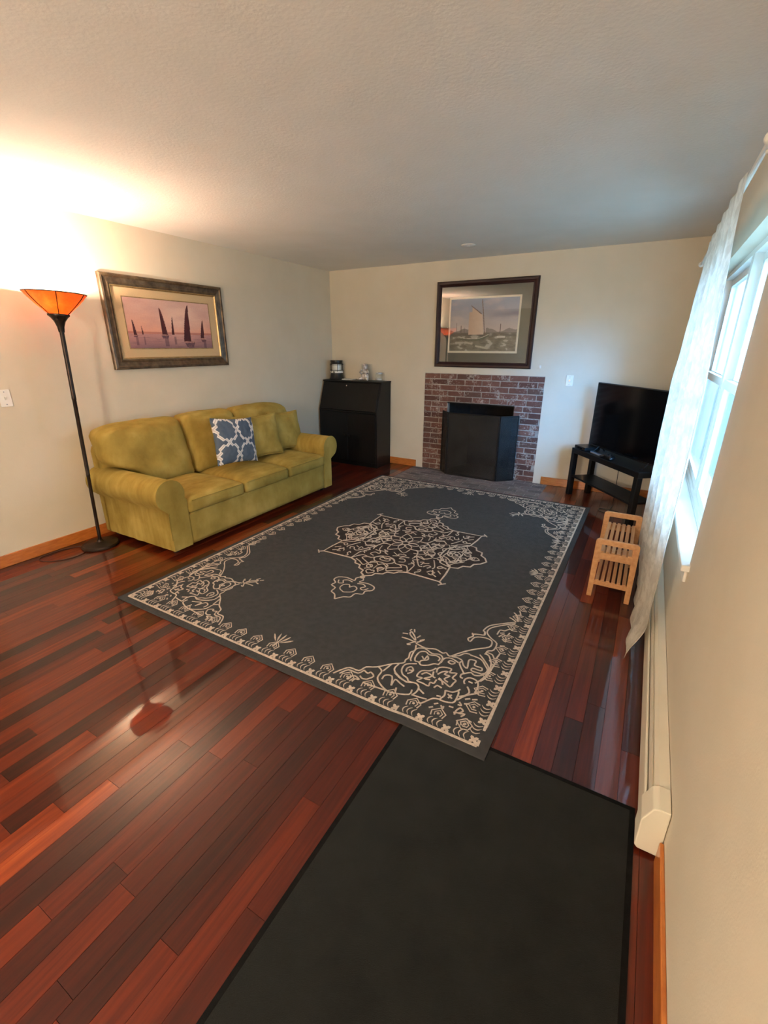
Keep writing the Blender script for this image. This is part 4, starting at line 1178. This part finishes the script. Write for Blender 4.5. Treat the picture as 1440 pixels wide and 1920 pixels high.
bm = BM(); box(bm, -tw/2, tw/2, -0.006, 0.020, tz, tz+thh, 0.004); box(bm, -0.36, 0.36, 0.02, 0.055, tz+0.06, tz+0.42, 0.01); obj('housing', bm, 'plastic_black', tv)
bm = BM(); box(bm, -tw/2+0.009, tw/2-0.009, -0.0075, -0.0055, tz+0.018, tz+thh-0.009); obj('screen', bm, 'screen', tv)
for s in (-1, 1):
    bm = BM(); tube(bm, [(s*0.36, 0.007, tz+0.03), (s*0.37, -0.055, 0.006), (s*0.375, -0.09, 0.005)], 0.005, 6); tube(bm, [(s*0.36, 0.007, tz+0.03), (s*0.37, 0.060, 0.006), (s*0.375, 0.075, 0.005)], 0.005, 6); obj('foot', bm, 'plastic_black', tv)
bx = thing('cable_box', 'flat black set-top box at the left end of the TV bench', 'set-top box', on_bench(0.105, 0.105, BH+0.0005), th)
bm = BM(); box(bm, -0.095, 0.095, -0.085, 0.085, 0.004, 0.034, 0.004, 2); obj('case', bm, 'plastic_black', bx)
bm = BM(); box(bm, -0.04, 0.04, -0.087, -0.084, 0.012, 0.022); obj('display', bm, 'screen', bx)
rc = thing('remote_control', 'grey remote control lying on the bench in front of the screen', 'remote', on_bench(0.36, 0.055, BH+0.0005), th)
MAT['remote'] = plain('grey_remote', L(120, 124, 134), 0.35, L(132, 136, 146), 20)
bm = BM(); box(bm, -0.09, 0.09, -0.022, 0.022, 0, 0.016, 0.005, 2); obj('case', bm, 'remote', rc)
bm = BM()
for i in range(5):
    for j in range(3): box(bm, -0.07+i*0.026, -0.058+i*0.026, -0.014+j*0.011, -0.007+j*0.011, 0.0155, 0.0175)
obj('buttons', bm, 'plastic_black', rc)
gc = thing('game_controller', 'small dark game controller on the bench right of the grey remote', 'controller', on_bench(0.545, 0.058, BH+0.0005), th)
bm = BM()
rbox(bm, (0, 0, 0.024), (0.055, 0.030, 0.016), 0.014, (10, 6, 4))
for s in (-1, 1): tube(bm, [(s*0.045, 0.01, 0.024), (s*0.066, -0.015, 0.020), (s*0.074, -0.050, 0.0135)], [0.019, 0.017, 0.012], 10)
obj('shell', bm, 'plastic_black', gc, smooth=True)
bm = BM()
for s in (-1, 1): lathe(bm, [(0, 0.036), (0.006, 0.036), (0.006, 0.044), (0.010, 0.047), (0.010, 0.052), (0, 0.053)], 12, (s*0.022, -0.012, 0))
obj('thumbsticks', bm, 'plastic_black', gc)
bm = BM()
cp = [on_bench(0.40, BD+0.014, 0.56), on_bench(0.405, BD+0.016, 0.45), on_bench(0.41, BD+0.02, 0.25), on_bench(0.44, BD+0.0, 0.05), on_bench(0.50, BD-0.05, 0.005), on_bench(0.60, 0.12, 0.005), on_bench(0.66, 0.06, 0.005), on_bench(0.60, 0.02, 0.005), on_bench(0.53, 0.07, 0.005), on_bench(0.62, 0.17, 0.006), on_bench(0.75, 0.2, 0.005)]
tube(bm, catmull(cp, 6), 0.0032, 6)
tag(obj('power_cord', bm, 'plastic_black', smooth=True), 'black cord hanging behind the television and coiled under its bench', 'cord')

# ------------------------------------------------------------------ bamboo rack
RBASE = (3.907, -2.18, 0)
rack = thing('shoe_rack', 'two-tier slatted bamboo rack with end handles beside the sheer curtain', 'rack', RBASE)
rx0, rx1, ry0, ry1 = 3.770, 4.020, -2.470, -1.885
def rack_end(y, name):
    bm = BM()
    # side frame: two splayed legs, handle bar, two rails
    for s, xa in ((1, rx0), (-1, rx1)):
        leg = [(xa, 0.0), (xa+s*0.030, 0.0), (xa+s*0.034, 0.2), (xa+s*0.040, 0.375), (xa+s*0.006, 0.402), (xa+s*0.002, 0.39), (xa+s*0.001, 0.2)]
        prism(bm, leg, 1, y, y+0.018, 0.003, 2)
    o = obj('end_frame', bm, 'bamboo', rack, RBASE)
    bm = BM(); prism(bm, [(rx0+0.004, 0.372), (rx1-0.004, 0.372), (rx1-0.004, 0.396), (rx1-0.016, 0.408), (rx0+0.016, 0.408), (rx0+0.004, 0.396)], 1, y-0.0005, y+0.0185, 0.003, 2); obj('handle', bm, 'bamboo', o, RBASE)
    bm = BM(); box(bm, rx0+0.02, rx1-0.02, y+0.001, y+0.017, 0.272, 0.318, 0.003); obj('rail', bm, 'bamboo', o, RBASE)
    bm = BM(); box(bm, rx0+0.02, rx1-0.02, y+0.001, y+0.017, 0.088, 0.120, 0.003); obj('rail', bm, 'bamboo', o, RBASE)
rack_end(ry0, 'near'); rack_end(ry1-0.018, 'far')
for z in (0.3185, 0.1205):
    for k in range(6):
        x = rx0+0.036+k*0.0312
        bm = BM(); box(bm, x, x+0.021, ry0+0.002, ry1-0.002, z, z+0.009, 0.002); obj('slat', bm, 'bamboo', rack, RBASE)

# ------------------------------------------------------------------ curtain and rod
rod = thing('curtain_rod', 'slim white curtain rod above the window on the right wall', 'curtain rod', (W, -2.1, 2.12))
rdb = (W, -2.1, 2.12)
bm = BM(); tube(bm, [(4.078, -3.36, 2.12), (4.078, -0.86, 2.12)], 0.009, 10); obj('rod', bm, 'white', rod, rdb)
for y in (-3.38, -0.84):
    bm = BM(); sphere(bm, (4.078, y, 2.12), 0.020, 12); obj('finial', bm, 'white', rod, rdb, smooth=True)
for y in (-3.30, -0.92):
    bm = BM(); tube(bm, [(4.178, y, 2.12), (4.078, y, 2.108)], 0.006, 8); box(bm, 4.172, 4.178, y-0.012, y+0.012, 2.08, 2.16); obj('bracket', bm, 'white', rod, rdb)
cu = thing('curtain', 'white embroidered sheer curtain hanging to the floor at the right window', 'curtain', (4.06, -2.1, 0.0))
cb = (4.06, -2.1, 0.0)
CY1 = -1.70
def curtain_x(y, z):
    t = (y-CY1)/(-3.09-CY1)                     # 0 far .. 1 near
    hem = 4.076+(4.026-4.076)*t**1.3
    s = min(1, z/0.24); s = s*s*(3-2*s)
    top = 4.022+(4.090-4.022)*min(1, t*1.1)
    x = hem+(top-hem)*s
    k = max(0.0, (z-1.3)/0.8); x += (4.062-x)*min(1, k)
    amp = (0.007+0.012*min(1, max(0, (z-0.1)/0.9)))*(1-0.75*min(1, k))
    return x + amp*sin(t*2*pi*5.5+0.35*sin(z*2.0)) * (0.3+0.7*min(1, (1-t)*6+0.15)) - 0.002
bm = BM(); NY, NZ = 190, 70; g = []
for i in range(NY+1):
    y = CY1+(-3.09-CY1)*i/NY; r = []
    for j in range(NZ+1):
        z = 0.012+(2.128-0.012)*j/NZ
        yy = y+(0.02*(1-z/2.1) if i == NY else 0)
        r.append(bm.verts.new((curtain_x(y, z)+0.003*noise.noise(Vector((y*9, z*7, 0))), yy, z)))
    g.append(r)
for i in range(NY):
    for j in range(NZ): bm.faces.new((g[i][j], g[i+1][j], g[i+1][j+1], g[i][j+1]))
obj('panel', bm, 'sheer', cu, cb, smooth=True)
bm = BM(); g = []
for i in range(NY+1):
    y = CY1+(-3.09-CY1)*i/NY
    g.append([bm.verts.new((curtain_x(y, z)-0.0025, y, z)) for z in (0.013, 0.05)])
for i in range(NY): bm.faces.new((g[i][0], g[i+1][0], g[i+1][1], g[i][1]))
obj('hem', bm, 'sheer', cu, cb, smooth=True)

# ------------------------------------------------------------------ baseboard heater
HB = (W, -2.7, 0)
ht = thing('baseboard_heater', 'long cream baseboard heater along the foot of the right wall', 'heater', HB)
hy0, hy1 = -4.02, -1.30
hp = [(W-0.002, 0.018), (W-0.058, 0.018), (W-0.066, 0.03), (W-0.066, 0.128), (W-0.060, 0.132), (W-0.060, 0.018+0.125), (W-0.050, 0.150), (W-0.046, 0.178), (W-0.040, 0.196), (W-0.002, 0.200)]
bm = BM(); prism(bm, [(W-0.002, 0.02), (W-0.050, 0.02), (W-0.050, 0.150), (W-0.044, 0.186), (W-0.034, 0.199), (W-0.002, 0.200)], 1, hy0, hy1); obj('back_panel', bm, 'heater', ht, HB)
bm = BM(); prism(bm, [(W-0.058, 0.018), (W-0.066, 0.024), (W-0.066, 0.134), (W-0.060, 0.140), (W-0.055, 0.136), (W-0.058, 0.130)], 1, hy0, hy1, 0.0015); obj('front_cover', bm, 'heater', ht, HB)
bm = BM(); prism(bm, [(W-0.0555, 0.146), (W-0.0525, 0.145), (W-0.047, 0.178), (W-0.050, 0.180)], 1, hy0, hy1); obj('damper', bm, 'heater', ht, HB)
bm = BM()
prism(bm, [(W-0.002, 0.014), (W-0.064, 0.014), (W-0.073, 0.024), (W-0.073, 0.140), (W-0.062, 0.168), (W-0.050, 0.198), (W-0.036, 0.2055), (W-0.002, 0.2060)], 1, -4.112, hy0+0.004, 0.004, 2); obj('end_cap', bm, 'heater', ht, HB)

# ------------------------------------------------------------------ wall plates, hook, ceiling fixture
def wall_plate(name, label, cat, P, toggle=True):
    root = thing(name, label, cat, P((0, 0, 0)))
    bm = BM(); b2 = BM(); box(b2, -0.036, 0.036, -0.0065, 0, -0.058, 0.058, 0.003, 2)
    return root, b2
sp = thing('light_switch', 'white toggle light switch on the left wall near the floor lamp', 'switch', (0, -3.894, 1.187))
bm = BM(); box(bm, 0.0005, 0.0065, -0.036, 0.036, -0.058, 0.058, 0.002, 2); plt = obj('plate', bm, 'plastic_white', sp)
bm = BM(); prism(bm, [(0.006, -0.012), (0.008, -0.012), (0.018, 0.008), (0.016, 0.013), (0.006, 0.012)], 1, -0.006, 0.006, 0.001); obj('toggle', bm, 'plastic_white', sp)
for z in (-0.042, 0.042):
    bm = BM(); lathe(bm, [(0, 0), (0.0035, 0), (0.003, 0.0015), (0, 0.0018)], 10, (0.0064, 0, z), Matrix.Rotation(pi/2, 4, 'Y')); obj('screw', bm, 'chrome', sp)
so = thing('wall_outlet', 'white cable jack plate on the back wall between fireplace and television', 'outlet', (3.138, 0, 1.186))
bm = BM(); box(bm, -0.036, 0.036, -0.0065, -0.0005, -0.056, 0.056, 0.002, 2); obj('plate', bm, 'plastic_white', so)
bm = BM(); lathe(bm, [(0, 0), (0.009, 0), (0.009, 0.004), (0.005, 0.004), (0.005, 0.012), (0, 0.012)], 12, (0, -0.006, 0.0), Matrix.Rotation(pi/2, 4, 'X')); obj('jack', bm, 'chrome', so)
for z in (-0.04, 0.04):
    bm = BM(); lathe(bm, [(0, 0), (0.0035, 0), (0.003, 0.0015), (0, 0.0018)], 10, (0, -0.0064, z), Matrix.Rotation(pi/2, 4, 'X')); obj('screw', bm, 'chrome', so)
hk = thing('wall_hook', 'tiny white hook on the back wall beside the harbour picture', 'hook', (2.814, 0, 1.321))
bm = BM(); box(bm, -0.010, 0.010, -0.004, -0.0003, -0.016, 0.016, 0.001); obj('plate', bm, 'plastic_white', hk)
bm = BM(); tube(bm, [(0, -0.003, -0.004), (0, -0.014, -0.012), (0.004, -0.022, -0.010), (0.006, -0.024, 0.002)], 0.003, 8); obj('hook', bm, 'plastic_white', hk)
cl = thing('smoke_detector', 'small round white fixture on the ceiling near the fireplace wall', 'ceiling fixture', (2.148, -0.675, H))
bm = BM(); lathe(bm, [(0, 0), (0.072, 0), (0.072, -0.004), (0.060, -0.009), (0.030, -0.011), (0, -0.011)], 32); obj('body', bm, 'plastic_white', cl, smooth=0.6)
bm = BM(); lathe(bm, [(0, -0.0105), (0.018, -0.0105), (0.016, -0.014), (0, -0.015)], 18); obj('cover', bm, 'plastic_white', cl, smooth=0.6)

# globe pendant added unseen behind the viewpoint, warm fill for the fireplace wall
dl = thing('fill_pendant', 'added white globe pendant, unseen behind the viewpoint, giving warm fill light', 'added fill lamp', (2.6, -6.9, H))
bm = BM(); lathe(bm, [(0, 0), (0.06, 0), (0.06, -0.02), (0.008, -0.03), (0, -0.03)], 24); obj('canopy', bm, 'bronze', dl, smooth=0.6)
bm = BM(); tube(bm, [(0, 0, -0.03), (0, 0, -0.66)], 0.004, 8); obj('cable', bm, 'plastic_black', dl)
bm = BM(); lathe(bm, [(0, -0.655), (0.035, -0.655), (0.045, -0.70), (0, -0.70)], 20); obj('socket', bm, 'bronze', dl, smooth=0.6)
bm = BM(); sphere(bm, (0, 0, -0.82), 0.126, 24); obj('globe', bm, 'globe', dl, smooth=True)
